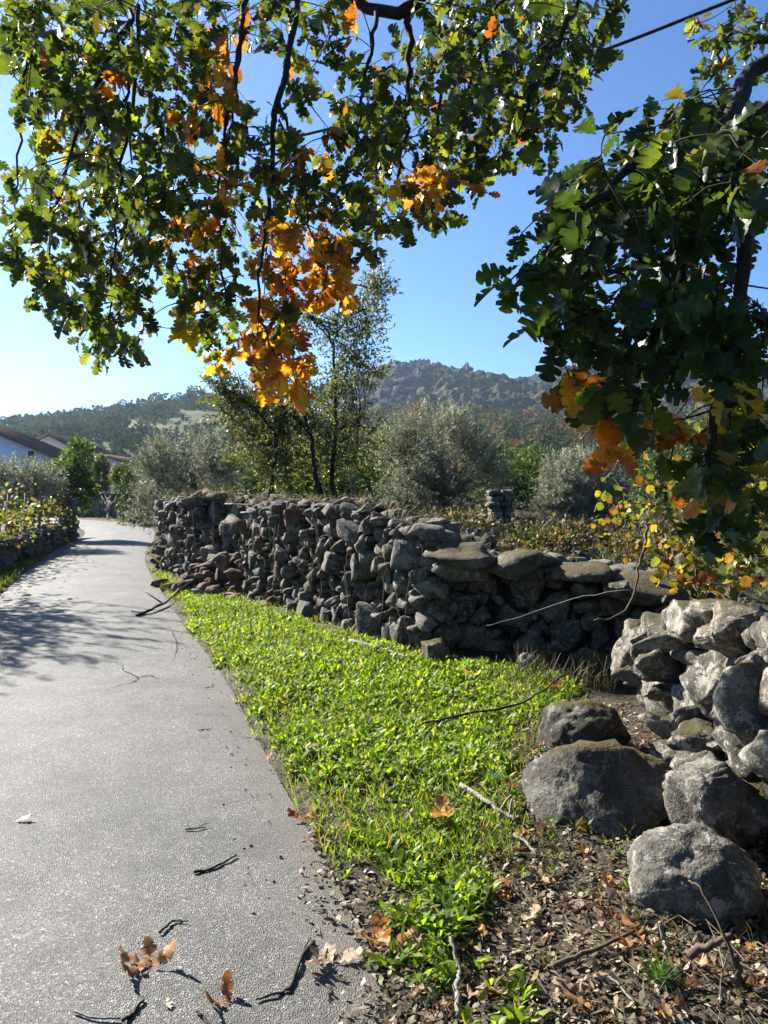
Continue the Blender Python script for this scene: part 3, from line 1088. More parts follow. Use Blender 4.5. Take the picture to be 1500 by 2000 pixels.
def add_spray(c, n, L, kind, spread, droop=.6):
    """n leaves fanning from a twig tip at c, twig joined to the nearest limb above"""
    global LP
    c = np.asarray(c)
    dv = LP - c
    dist = np.linalg.norm(dv, axis=1) + np.where(dv[:, 2] < 0.02, .5, 0)
    if dist.min() > .45: dist = np.linalg.norm(dv, axis=1)
    q = LP[np.argmin(dist)]
    LP = np.vstack([LP, c])
    ln = np.linalg.norm(q - c)
    mid = (q + c) / 2 + rng.normal(0, .06 * ln, 3) + np.array([0, 0, .08 * ln])
    tp = curve([q, mid, c], 5)
    twigs.tube(tp, np.linspace(.0035, .0014, 5), 4, cap=False)
    ax = unit(c - mid + np.array([0, 0, -.25 * ln]) + rng.normal(0, .03, 3))
    th0 = rng.uniform(0, 6.28)
    s = np.cross(ax, [0.3, .2, 1.0]); s /= np.linalg.norm(s) + 1e-9
    u = np.cross(ax, s)
    for k in range(n):
        th = th0 + k * 2.4 + rng.normal(0, .3)
        rad = s * math.cos(th) + u * math.sin(th)
        d = unit(ax * rng.uniform(.15, .9) + rad * rng.uniform(.6, 1.0) + np.array([0, 0, -droop * rng.random()]))
        p = c - ax * rng.uniform(0, spread) + rng.normal(0, .012, 3)
        nn = unit(np.array([0, -.15, .8]) + rng.normal(0, .55, 3))
        P_.append(p); D_.append(d); N_.append(nn)
        L_.append(L * rng.uniform(.65, 1.15))
        if kind == 'D':  # darker greens paint shade into the leaves of the right-hand cluster
            col = pick_cols([((.028, .06, .016), 3), ((.04, .085, .018), 2), ((.022, .05, .016), 3), ((.09, .14, .022), .35)], 1)[0]
        elif kind in 'Gg':
            col = pick_cols(GREEN + [(YGREEN[0][0], .9), (YGREEN[1][0], .9), (ORANGE[2][0], .12)], 1)[0]
        elif kind == 'O':
            col = pick_cols(ORANGE + [(GREEN[1][0], .3)], 1)[0]
        elif kind == 'o':
            col = pick_cols([(o[0], o[1] * .8) for o in ORANGE] + BROWN + [(g[0], g[1] * .55) for g in GREEN], 1)[0]
        else:
            col = pick_cols(YELLOW + [(YGREEN[0][0], 2)], 1)[0]
        C_.append(col)
        curl_.append(rng.uniform(.02, .35)); fold_.append(rng.uniform(.05, .5))


for x, y, ch in cells(MAP_L, 0, 0):
    n = {'G': 5, 'g': 2, 'O': 5, 'o': 4, 'y': 3}[ch]
    for k in range(n):
        X = x + rng.uniform(0, 50); Y = y + rng.uniform(0, 50)
        near = 1.0 if ch in 'Oo' and Y > 400 else 0.0
        d = rng.uniform(3.3, 4.3) if near else rng.uniform(3.2, 5.2)
        kind = ch
        if ch == 'G' and X > 380 and X < 700 and rng.random() < .14: kind = 'o'
        add_spray(at(X, Y - 12, d), rng.integers(4, 7), .10 * rng.uniform(.7, 1.2), kind, .06)
for x, y, ch in cells(MAP_R, 950, 200):
    n = {'G': 3, 'g': 1, 'O': 2, 'o': 2, 'y': 1}[ch]
    for k in range(n):
        if ch in 'G' and vnoise(x / 90., y / 90., 7) < .3 and rng.random() < .75: continue
        add_spray(at(x + rng.uniform(5, 45), y + rng.uniform(0, 40), 1.8 + 1.0 * rng.random()), rng.integers(4, 7), .10 * rng.uniform(.75, 1.15), ('y' if rng.random() < (.012 if y < 650 else .06) else 'o' if y > 650 and rng.random() < .10 else 'D' if rng.random() < .78 else 'G') if ch in 'Gg' else ch, .06)
for x, y, ch in cells(MAP_T, 950, 0):
    for k in range({'G': 3, 'g': 2}[ch]):
        add_spray(at(x + rng.uniform(0, 50), y + rng.uniform(0, 50), rng.uniform(3.4, 4.6)), 5, .085, 'y' if rng.random() < .3 else 'G', .05)
# the crown goes on above and beyond the frame, thinner
for k in range(150):
    l = limbs[rng.integers(len(limbs))]
    p = l[rng.integers(len(l))] + rng.normal(0, .35, 3)
    X, Y = to_px(p)
    if Y < -120 or X > 1600:
        add_spray(p, 5, .10, 'G', .06)
for k in range(220):
    p = np.array([3.9, 1.2, 6.0]) + rng.normal(0, 1, 3) * np.array([1.3, 1.3, .9])
    X, Y = to_px(p)
    if Y < -250 or X > 1750: add_spray(p, 6, .11, 'G', .08)
twigs.build('twigs', M['twig'], oak)['kind'] = 'stuff'

P_, D_, N_, L_, C_ = map(np.array, (P_, D_, N_, L_, C_))
curl_, fold_ = np.array(curl_), np.array(fold_)
wave_ = rng.uniform(0, .12, len(P_))
LV, LQ = leaf_verts(oak_base(), P_, D_, N_, L_, curl_, fold_, wave_)
px, py = to_px(P_)
score = L_ / np.maximum(np.linalg.norm(P_ - np.array([0, 0, CAMZ]), axis=1), .3)
score[(px < 0) | (px > 1500) | (py < 0) | (py > 2000)] = 0
order = np.argsort(-score)
for k in order[:290]:
    me = mesh_np('leaf', LV[k] - P_[k], LQ, M['oak_leaf'], np.tile(C_[k], (LV.shape[1], 1)), True)
    obj('leaf', me, oak, P_[k])
rest = order[290:]
nv = LV.shape[1]
V = LV[rest].reshape(-1, 3)
Q = (np.arange(len(rest))[:, None, None] * nv + LQ[None]).reshape(-1, 4)
obj('foliage', mesh_np('foliage', V, Q, M['oak_leaf'], np.repeat(C_[rest], nv, 0), True), oak)['kind'] = 'stuff'
# unseen crown above and behind the viewer, added to dim the sky fill
n = 15000
cc = np.array([(3.5, 1.0, 6.6), (1.5, .5, 6.4), (-.6, 0.0, 6.2), (2.6, -2.5, 6.3), (5.6, 2.6, 6.2), (4.9, -1.8, 6.0), (-.3, -3.0, 6.0), (1.5, 2.2, 6.7), (3.4, 3.6, 6.4), (6.2, .2, 5.6)])
ci = rng.integers(len(cc), size=n)
u = rdir(n) * (rng.random(n) ** .45)[:, None]
P = cc[ci] + u * np.array([1.7, 1.6, .95])
X, Y = to_px(P)
k = (Y < -160) | (P[:, 1] < .3) | (X > 1800)
P = P[k]; n = len(P)
V, Q = quad_leaves(P, unit(rng.normal(0, 1, (n, 3)) + np.array([0, 0, -.4])), np.array([0, 0, 1.0]) + rng.normal(0, .5, (n, 3)), rng.uniform(.09, .16, n), .085)
obj('upper_shade_foliage', mesh_np('upper_shade_foliage', V, Q, M['oak_leaf'], np.repeat(pick_cols(GREEN, n), 4, 0)), oak)['kind'] = 'stuff'
for q in cc:
    C = curve([trunk_top, (np.array(trunk_top) + q) / 2 + np.array([0, 0, .3]), q], 10, .02)
    MB().tube(C, np.linspace(.06, .02, 10), 6).build('limb', M['bark'], oak, True)
print('oak leaves', len(P_))


# ------------------------------------------------------------------ other trees and shrubs
def plant(name, label, cat, base, stems, blobs, leafL, leafW, per, shoot, cols, mat, group=None, shell=.5, upness=.4, bark='bark', gap=.0, seed=0, twig=True):
    """stems: list of (points, r0, r1); blobs: (cx, cy, cz, rx, ry, rz, shoots)"""
    root = empty(name, base, label, cat, group)
    w = MB()
    for pts, r0, r1 in stems:
        n = max(6, 4 * len(pts))
        w.tube(curve(pts, n, .01), np.linspace(r0, r1, n), 6)
    PP, DD = [], []
    for cx, cy, cz, rx, ry, rz, n in blobs:
        u = rdir(n)
        r = (rng.random(n) ** shell)[:, None]
        p = np.array([cx, cy, cz]) + u * r * np.array([rx, ry, rz]) * (0.82 + .36 * vnoise(u[:, 0] * 3 + seed, u[:, 2] * 3 + u[:, 1] * 2, seed))[:, None]
        if gap:
            k = vnoise(p[:, 0] * 2.2 + 9, p[:, 2] * 2.2 + p[:, 1], seed + 3) > gap
            p, u = p[k], u[k]
        PP.append(p); DD.append(unit(u + np.array([0, 0, upness]) + rng.normal(0, .45, u.shape)))
        if twig:
            for q in p[:: max(1, len(p) // 14)]:
                s = np.array(stems[-1][0][-1]) if not len(stems) else np.array([list(st[0][-1]) for st in stems])[np.argmin([np.linalg.norm(np.array(list(st[0][-1])) - q) for st in stems])]
                w.tube(curve([s, (s + q) / 2 + rng.normal(0, .06, 3), q], 5), np.linspace(.008, .003, 5), 4, cap=False)
    w.build('trunk', M[bark], root, True)
    PP, DD = np.concatenate(PP), np.concatenate(DD)
    n = len(PP)
    t = np.tile(np.linspace(0, 1, per), n)
    P = np.repeat(PP, per, 0) + np.repeat(DD, per, 0) * (t * shoot)[:, None]
    D = unit(np.repeat(DD, per, 0) * .7 + rng.normal(0, .6, P.shape))
    Nn = rdir(len(P)) + np.array([0, 0, .5])
    L = leafL * rng.uniform(.7, 1.25, len(P))
    V, Q = quad_leaves(P, D, Nn, L, L * leafW / leafL)
    sc_ = pick_cols(cols, n, .22)
    C = np.repeat(np.repeat(sc_, per, 0) * rng.uniform(.85, 1.15, (len(P), 1)), 4, 0)
    obj('crown', mesh_np('crown', V, Q, M[mat], C), root)
    return root


OLIVE = [((.15, .157, .12), 3), ((.26, .27, .22), 2), ((.09, .097, .07), 2)]
DKGREEN = [((.04, .075, .018), 3), ((.06, .10, .022), 2), ((.03, .055, .018), 2)]
MIXG = [((.055, .075, .03), 3), ((.10, .12, .045), 2.4), ((.16, .17, .07), 1.4)]


def A3(x, y, d):
    return tuple(at(x, y, d))


def blob(x, y, d, wx, hy, n, dep=None):
    c = at(x, y, d)
    rx, rz = wx / F * d / 2, hy / F * d / 2
    return (c.x, c.y, c.z, rx, dep or rx * .9, rz, n)


def bz(x, y):
    return float(bank_h(np.array([x]), np.array([y]))[0])


def gp(x, d, dz=-.05):
    X = (x - 750) / F * d
    return (X, d, bz(X, d) + dz)


# olives on the terrace
b = gp(385, 19.5)
plant('olive_tree', 'silvery olive bush over the far corner of the long wall', 'tree', b, [([b, A3(380, 950, 19.5), A3(370, 910, 19.5)], .12, .04), ([b, A3(310, 960, 19.2)], .06, .02)],
      [blob(365, 905, 19.5, 195, 115, 900), blob(320, 935, 19.0, 100, 120, 420), blob(430, 900, 20, 100, 90, 400), blob(290, 990, 17.6, 50, 70, 160)], .075, .017, 22, .34, OLIVE, 'olive_leaf', 'olives on the terrace', .4, .5, seed=1, gap=.3)
b = gp(860, 14.5)
plant('olive_tree', 'dense round olive tree in the middle of the terrace', 'tree', b, [([b, A3(862, 960, 14.5), A3(855, 900, 14.5)], .11, .04), ([A3(862, 960, 14.5), A3(800, 910, 14.5)], .05, .02), ([A3(862, 960, 14.5), A3(915, 905, 14.5)], .05, .02)],
      [blob(855, 890, 14.5, 215, 150, 1150), blob(790, 945, 14.2, 120, 120, 560), blob(925, 940, 14.4, 120, 120, 520), blob(850, 850, 14.8, 130, 90, 380), blob(855, 965, 14.1, 190, 70, 420), blob(780, 880, 14.5, 90, 90, 240)], .065, .015, 20, .36, OLIVE, 'olive_leaf', 'olives on the terrace', .4, .5, seed=2, gap=.3)
b = gp(1130, 12.5)
plant('olive_tree', 'small pale olive bush right of the stone pillar', 'tree', b, [([b, A3(1130, 990, 12.5), A3(1130, 950, 12.5)], .06, .02)],
      [blob(1130, 950, 12.5, 150, 120, 950), blob(1100, 990, 12.3, 90, 80, 350), blob(1180, 985, 12.7, 90, 90, 350)], .06, .013, 24, .2, [((.20, .205, .17), 3), ((.28, .28, .24), 2), ((.12, .13, .09), 1)], 'olive_leaf', 'olives on the terrace', .4, .6, seed=3)
# tall slender tree between the olives
b = gp(630, 12.6)
b2 = gp(652, 12.9)
plant('laurel_tree', 'tall thin tree with two bare trunks and a sparse top', 'tree', b,
      [([b, A3(622, 950, 12.6), A3(612, 900, 12.6), A3(608, 850, 12.6), A3(590, 815, 12.5)], .055, .018),
       ([b2, A3(648, 930, 12.9), A3(655, 840, 12.8), A3(655, 760, 12.8), A3(652, 680, 12.8), A3(660, 620, 12.8), A3(668, 575, 12.8)], .05, .008),
       ([A3(652, 680, 12.8), A3(635, 640, 12.7), A3(600, 615, 12.7)], .02, .006), ([A3(655, 650, 12.8), A3(700, 600, 12.9), A3(735, 560, 12.9)], .018, .006),
       ([A3(608, 850, 12.6), A3(560, 800, 12.4)], .022, .008), ([A3(655, 840, 12.8), A3(700, 830, 12.8)], .02, .008)],
      [blob(690, 590, 12.8, 130, 80, 170), blob(735, 560, 12.9, 65, 80, 130), blob(655, 620, 12.8, 150, 80, 150), blob(610, 620, 12.7, 70, 50, 60), blob(700, 660, 12.8, 120, 100, 200), blob(660, 730, 12.8, 150, 90, 220), blob(700, 720, 12.9, 100, 70, 130),
       blob(640, 800, 12.7, 170, 90, 200), blob(690, 860, 12.9, 120, 130, 230), blob(570, 850, 12.4, 120, 110, 150)], .062, .028, 9, .2, MIXG, 'broad_leaf', None, .6, .3, gap=.27, seed=4)
b = gp(520, 13.4)
plant('bay_tree', 'bushy yellow green tree leaning left behind the wall', 'tree', b,
      [([b, A3(530, 930, 13.4), A3(540, 860, 13.3), A3(500, 800, 13.3), A3(450, 765, 13.3)], .05, .012), ([A3(540, 860, 13.3), A3(560, 790, 13.4)], .03, .01)],
      [blob(455, 790, 13.3, 110, 110, 260), blob(510, 800, 13.3, 140, 110, 300), blob(425, 745, 13.3, 40, 60, 60), blob(560, 830, 13.5, 120, 120, 240), blob(500, 880, 13.2, 120, 90, 170), blob(545, 920, 13.0, 110, 60, 130), blob(640, 890, 13.6, 150, 120, 240)], .06, .028, 10, .2, [((.06, .08, .03), 2.4), ((.11, .13, .04), 2), ((.17, .18, .06), 1)], 'broad_leaf', None, .55, .3, gap=.25, seed=5)

# thicket behind them closes the view at eye level
th = [(600, 925, 17, 180, 130), (690, 935, 18, 160, 140), (480, 930, 23, 170, 110), (760, 930, 20, 150, 120), (980, 930, 19, 150, 120), (1050, 925, 22, 150, 110), (1180, 925, 20, 160, 120), (1300, 930, 16, 200, 150), (1430, 930, 15, 200, 170)]
pos_lab = ['behind the two bare trunks', 'between the trunks and the round olive', 'behind the silvery olive bush', 'left behind the round olive', 'right behind the round olive', 'above the stone pillar', 'behind the small pale olive', 'behind the hanging oak leaves', 'by the right edge behind the yellow vine']
for k, (x, y, d, w, h) in enumerate(th):
    b = gp(x, d)
    plant('bush', 'dark dense bush growing ' + pos_lab[k], 'bush', b, [([b, A3(x, y, d)], .04, .01)], [blob(x, y, d, w, h, 520), blob(x, y + h * .35, d, w * 1.1, h * .7, 300)], .075, .035, 10, .22, DKGREEN, 'broad_leaf', 'bushes behind the terrace', .6, .3, seed=20 + k, twig=False)

# low dark brambles over the terrace
for k, (x, y, d, w, h, lab) in enumerate([(900, 1040, 9.6, 120, 34, 'low bramble right behind the corner of the walls'), (1015, 1060, 10.2, 130, 26, 'low bramble in front of the stone pillar'), (1120, 1060, 9.4, 140, 60, 'low bramble under the small pale olive'),
                                         (1220, 1080, 8.6, 130, 80, 'bramble between the pale olive and the yellow vine'), (800, 1010, 11.5, 120, 50, 'low bramble at the foot of the round olive'), (1050, 1090, 8.2, 120, 46, 'flat bramble right behind the jutting slabs'), (1290, 1120, 7.6, 120, 90, 'bramble below the yellow vine')]):
    b = gp(x, d)
    c = at(x, y, d)
    z = b[2] + h / F * d * .35
    plant('bramble', lab, 'bush', b, [([b, (c.x, d, z + .1)], .012, .005)], [(c.x, d, z, w / F * d / 2, .5, h / F * d / 2, 220)], .05, .03, 8, .2, [((.035, .05, .02), 3), ((.09, .065, .04), 2), ((.14, .11, .07), 1.5)], 'broad_leaf', 'brambles on the terrace', .6, .3, seed=60 + k, twig=False)

# garden left of the lane
b = (-10.8, 25.5, .0)
plant('orange_tree', 'dark green leafy tree beside the far end of the garden wall', 'tree', b, [([b, A3(135, 960, 25.5), A3(135, 920, 25.5)], .11, .04)],
      [blob(135, 935, 25.5, 100, 80, 620), blob(155, 888, 25.8, 46, 60, 200), blob(105, 950, 25, 80, 60, 300), blob(160, 965, 25.6, 50, 70, 200)], .085, .04, 12, .25, [((.04, .09, .018), 3), ((.075, .14, .025), 2), ((.14, .19, .03), .7)], 'broad_leaf', None, .5, .3, seed=6)
b = (-11.0, 22.5, .3)
plant('olive_tree', 'grey olive tree in the garden at the left edge', 'tree', b, [([b, A3(30, 960, 22), A3(30, 930, 22)], .09, .03)],
      [blob(35, 940, 22, 150, 85, 700), blob(75, 950, 21.5, 90, 70, 350), blob(-60, 935, 22, 140, 100, 400)], .07, .018, 18, .26, OLIVE, 'olive_leaf', None, .45, .5, seed=7)
for k, (x, y, d, w, h, lab) in enumerate([(196, 938, 46, 40, 40, 'yellowish green shrub at the garden end near the bend'), (262, 955, 36, 60, 95, 'dark tall shrub on the wall outside the bend'), (240, 928, 37, 40, 30, 'bright yellow green shrub topping the far wall'), (196, 912, 45, 26, 36, 'thin tree in front of the small white house')]):
    c = at(x, y, d)
    b = (c.x, d, 0.1)
    plant('shrub', lab, 'shrub', b, [([b, c], .05, .015)], [blob(x, y, d, w, h, 420), blob(x, y + h * .5, d, w * .8, h * .9, 220)], .11, .05, 9, .25, MIXG if k != 1 else DKGREEN, 'broad_leaf', None, .5, .3, seed=40 + k, twig=False)
# a bare walnut out of frame to the left: its branches shade the lane
b = (-8.7, 12.7, 0)
stw = [([b, (-8.65, 12.65, 1.4), (-8.6, 12.6, 2.4)], .13, .08)]
for k in range(26):
    th_ = k * 2.4
    e = Vector((-8.6 + math.cos(th_) * rng.uniform(.5, 1.15), 12.6 + math.sin(th_) * rng.uniform(.5, 1.5), rng.uniform(2.6, 4.6)))
    stw.append(([(-8.6, 12.6, rng.uniform(1.6, 2.4)), Vector((-8.6, 12.6, 2.3)).lerp(e, .5) + Vector((0, 0, .2)), e], .035, .008))
plant('walnut_tree', 'half bare walnut tree standing in the garden left of the lane', 'tree', b, stw, [(-8.6, 12.6, 3.4, 1.15, 2.0, 1.5, 900)], .10, .05, 8, .3, [((.12, .13, .03), 1), ((.3, .2, .04), 1)], 'broad_leaf', None, .6, .3, gap=.35, seed=8)

# grape vines on the garden wall
VINE = [((.20, .075, .03), .8), ((.22, .14, .04), 1), ((.18, .18, .05), 1.5), ((.08, .12, .03), 5), ((.16, .12, .08), 1.5)]
f, LD = path_fn(PD)
vlab = ['at the pillar end of the garden wall', 'second from the pillar on the garden wall', 'in the middle of the garden wall', 'fourth from the pillar on the garden wall', 'where the garden wall leaves the picture']
for k, s in enumerate((2.0, 4.2, 6.2, 8.0, 9.6)):
    p, an = f(s)
    nrm = Vector((math.sin(an), -math.cos(an), 0)) * -1
    q = p - nrm * .55
    b = (q.x, q.y, .45)
    root = empty('grape_vine', b, 'autumn grape vine with red and yellow leaves ' + vlab[k], 'vine', 'grape vines along the garden wall')
    w = MB()
    w.tube(curve([b, (q.x + .1, q.y, .8), (q.x, q.y + .1, 1.2), (q.x + .2, q.y, 1.6)], 9, .02), np.linspace(.03, .01, 9), 6)
    n = 340
    PP = np.array([q.x, q.y, 1.0]) + rng.normal(0, 1, (n, 3)) * np.array([.38, .8, .30])
    PP[:, 2] = np.clip(PP[:, 2], .55, 1.8)
    for qq in PP[::14]: w.tube(curve([(q.x, q.y, 1.2), (np.array([q.x, q.y, 1.3]) + qq) / 2 + rng.normal(0, .06, 3), qq], 5), .005, 4, cap=False)
    w.build('stem', M['brown_wood'], root)
    D = unit(rng.normal(0, 1, (n, 3)) + np.array([0, 0, -.6]))
    LV, LQ = leaf_verts(vine_base(), PP, D, rdir(n), rng.uniform(.055, .10, n), rng.uniform(.05, .3, n), rng.uniform(0, .3, n), rng.uniform(0, .1, n))
    C = pick_cols(VINE, n)
    nv = LV.shape[1]
    obj('foliage', mesh_np('foliage', LV.reshape(-1, 3), (np.arange(n)[:, None, None] * nv + LQ[None]).reshape(-1, 4), M['broad_leaf'], np.repeat(C, nv, 0)), root)
for k, s in enumerate((1.2, 3.1, 5.3, 7.2)):
    p, an = f(s)
    nrm = Vector((math.sin(an), -math.cos(an), 0)) * -1
    q = p - nrm * .35
    o = MB().tube([(q.x, q.y, .3), (q.x + .02, q.y, 1.0), (q.x + .03, q.y + .02, 1.55)], .035, 6).build('vine_post', M['pale_wood'])
    tag(o, 'weathered vine post ' + ['nearest the pillar', 'second from the pillar', 'third from the pillar', 'fourth from the pillar'][k] + ' on the garden wall', 'post', 'vine posts on the garden wall')
gx, gy = np.meshgrid(np.arange(-16, -4.5, .25), np.arange(7, 27, .25))
fx = np.interp(gy, [p[1] for p in PD[::-1]], [p[0] for p in PD[::-1]])
Vv, Fv = compact(np.column_stack([gx.ravel(), gy.ravel(), (.44 + .12 * (vfbm(gx, gy, 77, 3) - .5)).ravel()]), grid_faces(gx.shape, gx < fx - .12))
tag(obj('garden_bed', mesh_np('garden_bed', Vv, Fv, M['bank'], None, True)), kind='structure')
# gate pillar at the end of the garden wall
pp = at(133, 1000, 24.5)
gpil = empty('gate_pillar', (pp.x, 24.5, 0), 'rough stone gate pillar with a tilted cap at the garden corner', 'pillar')
for k in range(22):
    zz = .1 + (k // 2) * .125
    o = obj('stone', ROCKB[k % 5], gpil, (pp.x + (-.12 if k % 2 else .12) + rng.normal(0, .02), 24.5 + rng.normal(0, .03), zz))
    o.scale = (.3, .42, .16); o.rotation_euler = (0, rng.normal(0, .06), rng.normal(0, .2))
o = obj('cap_stone', ROCKN[2], gpil, (pp.x - .1, 24.4, 1.50)); o.scale = (.75, .5, .14); o.rotation_euler = (0, -.35, .1)

# yellow vine and shrubs behind wall C
yl = [(1300, 1010, 6.2, 200, 220, 130), (1430, 960, 6.0, 230, 260, 330), (1460, 1080, 5.2, 150, 150, 190), (1370, 1110, 5.6, 150, 110, 150), (1220, 1000, 7.2, 120, 130, 60)]
root = empty('yellow_vine', (2.6, 6.2, .5), 'straggling vine with yellow leaves behind the near wall', 'vine')
w = MB()
PP = []
for x, y, d, wx, hy, n in yl:
    c = np.array(at(x, y, d)); rx, rz = wx / F * d / 2, hy / F * d / 2
    p = c + rng.normal(0, .5, (n, 3)) * np.array([rx, rx, rz])
    PP.append(p)
    b0 = np.array([c[0] + .1, d + .1, bz(c[0], d) - .05])
    w.tube(curve([b0, (b0 + c) / 2 + rng.normal(0, .08, 3), c], 8, .015), np.linspace(.009, .004, 8), 5)
    for q in p[::9]: w.tube(curve([c, (c + q) / 2 + rng.normal(0, .05, 3), q], 5), .004, 4, cap=False)
# pale bare stems over the dark recess
w.tube(curve([A3(1265, 1030, 6.0), A3(1255, 1080, 6.0), A3(1245, 1120, 5.95), A3(1235, 1175, 5.9), A3(1200, 1205, 5.88), A3(1160, 1212, 5.85)], 20, .006), np.linspace(.012, .006, 20), 6)
w2 = MB().tube(curve([A3(1232, 1152, 5.9), A3(1120, 1170, 5.95), A3(1030, 1200, 6.0), A3(950, 1222, 6.05)], 16, .004), np.linspace(.005, .002, 16), 5)
w2.build('shoot', M['pale_wood'], root)
w.build('stems', M['brown_wood'], root)
PP = np.concatenate(PP); n = len(PP)
LV, LQ = leaf_verts(vine_base(), PP, unit(rng.normal(0, 1, (n, 3)) + np.array([0, 0, -.5])), rdir(n), rng.uniform(.045, .09, n), rng.uniform(.05, .4, n), rng.uniform(0, .4, n), rng.uniform(0, .1, n))
C = pick_cols([((.26, .19, .03), 1.8), ((.20, .18, .03), 2), ((.20, .11, .03), 1), ((.13, .16, .035), 2.8), ((.18, .08, .03), .6), ((.08, .12, .03), 2)], n)
sc_ = LV.shape[1]
for k in range(0, min(n, 280)):
    obj('leaf', mesh_np('leaf', LV[k] - PP[k], LQ, M['oak_leaf'], np.tile(C[k], (sc_, 1)), True), root, PP[k])
r_ = np.arange(280, n)
obj('foliage', mesh_np('foliage', LV[r_].reshape(-1, 3), (np.arange(len(r_))[:, None, None] * sc_ + LQ[None]).reshape(-1, 4), M['oak_leaf'], np.repeat(C[r_], sc_, 0), True), root)['kind'] = 'stuff'

# two thin stakes and a rail on the terrace
for x, lab in ((686, 'thin pale stake left of its twin under the tall tree'), (694, 'thin pale stake right of its twin under the tall tree')):
    p = gp(x, 12.2)
    tag(MB().tube(curve([p, (p[0], p[1], p[2] + .4), (p[0] - .03, p[1], p[2] + .85)], 6), .011, 5).build('stake', M['pale_wood']), lab, 'stake')
for (x0, y0, x1, y1, d, lab) in ((440, 984, 610, 984, 11.2, 'thin pale pole lying level on the long wall top'), (470, 1001, 590, 1000, 10.9, 'lower thin pole lying in the wall gap')):
    tag(MB().tube(curve([A3(x0, y0, d + .6), A3((x0 + x1) / 2, (y0 + y1) / 2 + 2, d), A3(x1, y1, d - .9)], 10, .004), .014, 6).build('pole', M['pale_wood']), lab, 'pole')
# ------------------------------------------------------------------ weeds on the verge
GR = np.array([(2.3, .12), (2.57, .20), (2.78, .30), (3.02, .42), (3.5, .56), (4.1, .70), (5.0, 1.0), (5.5, 1.35), (6.0, 1.5), (6.3, 1.4), (6.7, .95), (7.1, .3)])
MW = Vector((0, 0, 0))


def wall_x(y):
    return np.interp(y, [7.12, 7.85, 9.05, 11.1, 13.0, 15.3], [.36, -.1, -.85, -2.05, -3.3, -4.55])


def green_right(y):
    return np.where(y < 7.3, np.interp(y, GR[:, 0], GR[:, 1]), wall_x(y) - .05)


def green_left(y):
    return xr(y) + np.interp(y, [2.3, 3, 3.6, 4.5, 6, 16], [.06, .06, .04, .04, .05, .10])


n = 52000
Y = 2.35 + 13.2 * rng.random(n) ** 1.35
lo, hi = green_left(Y), green_right(Y)
u = rng.random(n)
X = lo - .08 + (hi + .12 - lo) * u
wgt = np.clip((hi - lo) / 2.6, .22, 1)
e = np.minimum(X - lo, hi - X)
dens = sstep(-.12, .30, e + .5 * (vfbm(X * 2.5, Y * 2.5, 61, 3) - .5)) * (0.34 + .66 * sstep(.36, .56, vfbm(X * 2.1, Y * 2.1, 65, 4)))
dens *= 1 - .65 * sstep(10.5, 13.5, Y)
k = (rng.random(n) < dens * np.clip(wgt * 1.3, 0, 1))
X, Y = X[k], Y[k]
# scattered outliers in the litter
n2 = 200
X2 = rng.uniform(-.2, 1.3, n2); Y2 = rng.uniform(2.1, 3.9, n2)
k2 = (X2 > green_left(Y2) + .1) & (vnoise(X2 * 3.2, Y2 * 3.2, 66) > .5)
X, Y = np.concatenate([X, X2[k2]]), np.concatenate([Y, Y2[k2]])
Z = verge_h(X, Y)
n = len(X)
per = 7
size = rng.uniform(.5, 1.3, n) * (0.55 + 1.0 * vfbm(X * 1.9, Y * 1.9, 71, 3))
base = np.repeat(np.column_stack([X, Y, Z]), per, 0)
th_ = rng.uniform(0, 6.28, n * per)
el = rng.uniform(.25, 1.25, n * per)
D = np.column_stack([np.cos(th_) * np.cos(el), np.sin(th_) * np.cos(el), np.sin(el)])
L = np.repeat(size, per) * rng.uniform(.024, .050, n * per)
W = L * rng.uniform(.26, .42, n * per)
P = base + D * rng.uniform(0, .02, (n * per, 1)) + np.column_stack([np.zeros((n * per, 2)), rng.uniform(0, .03, n * per) * np.repeat(size, per)])
Nn = np.cross(D, np.column_stack([-np.sin(th_), np.cos(th_), np.zeros(n * per)]))
Nn = np.where(Nn[:, 2:3] < 0, -Nn, Nn) + rng.normal(0, .3, Nn.shape)
V, Q = blade_leaves(P, D, Nn, L, W, rng.uniform(0, .4, n * per))
WC = [((.12, .20, .02), 3), ((.16, .24, .022), 3), ((.08, .15, .016), 2), ((.20, .25, .03), 1), ((.17, .17, .05), .4)]
C = np.repeat(np.repeat(pick_cols(WC, n, .25) * (0.8 + .4 * vfbm(X * 1.3, Y * 1.3, 75, 3))[:, None], per, 0) * rng.uniform(.85, 1.15, (n * per, 1)), 6, 0)
tag(obj('weeds', mesh_np('weeds', V, Q, M['weed'], C, True)), 'bright green carpet of low weeds along the lane', 'weeds', kind='stuff')
print('weeds', n)

# fine grass blades among them
n = 9000
Y = 3.2 + 11.5 * rng.random(n) ** 1.3
lo, hi = green_left(Y), green_right(Y)
X = lo - .05 + (hi + .12 - lo) * rng.random(n)
Z = verge_h(X, Y)
D = unit(np.column_stack([rng.normal(0, .5, n), rng.normal(0, .5, n), np.ones(n)]))
V, Q = blade_leaves(np.column_stack([X, Y, Z]), D, rdir(n), rng.uniform(.04, .13, n), .004, .3)
C = np.repeat(pick_cols([((.10, .18, .02), 2), ((.14, .17, .03), 1), ((.22, .17, .09), 1.2)], n), 6, 0)
tag(obj('grass', mesh_np('grass', V, Q, M['weed'], C, True)), 'fine grass blades mixed into the weeds', 'grass', kind='stuff')


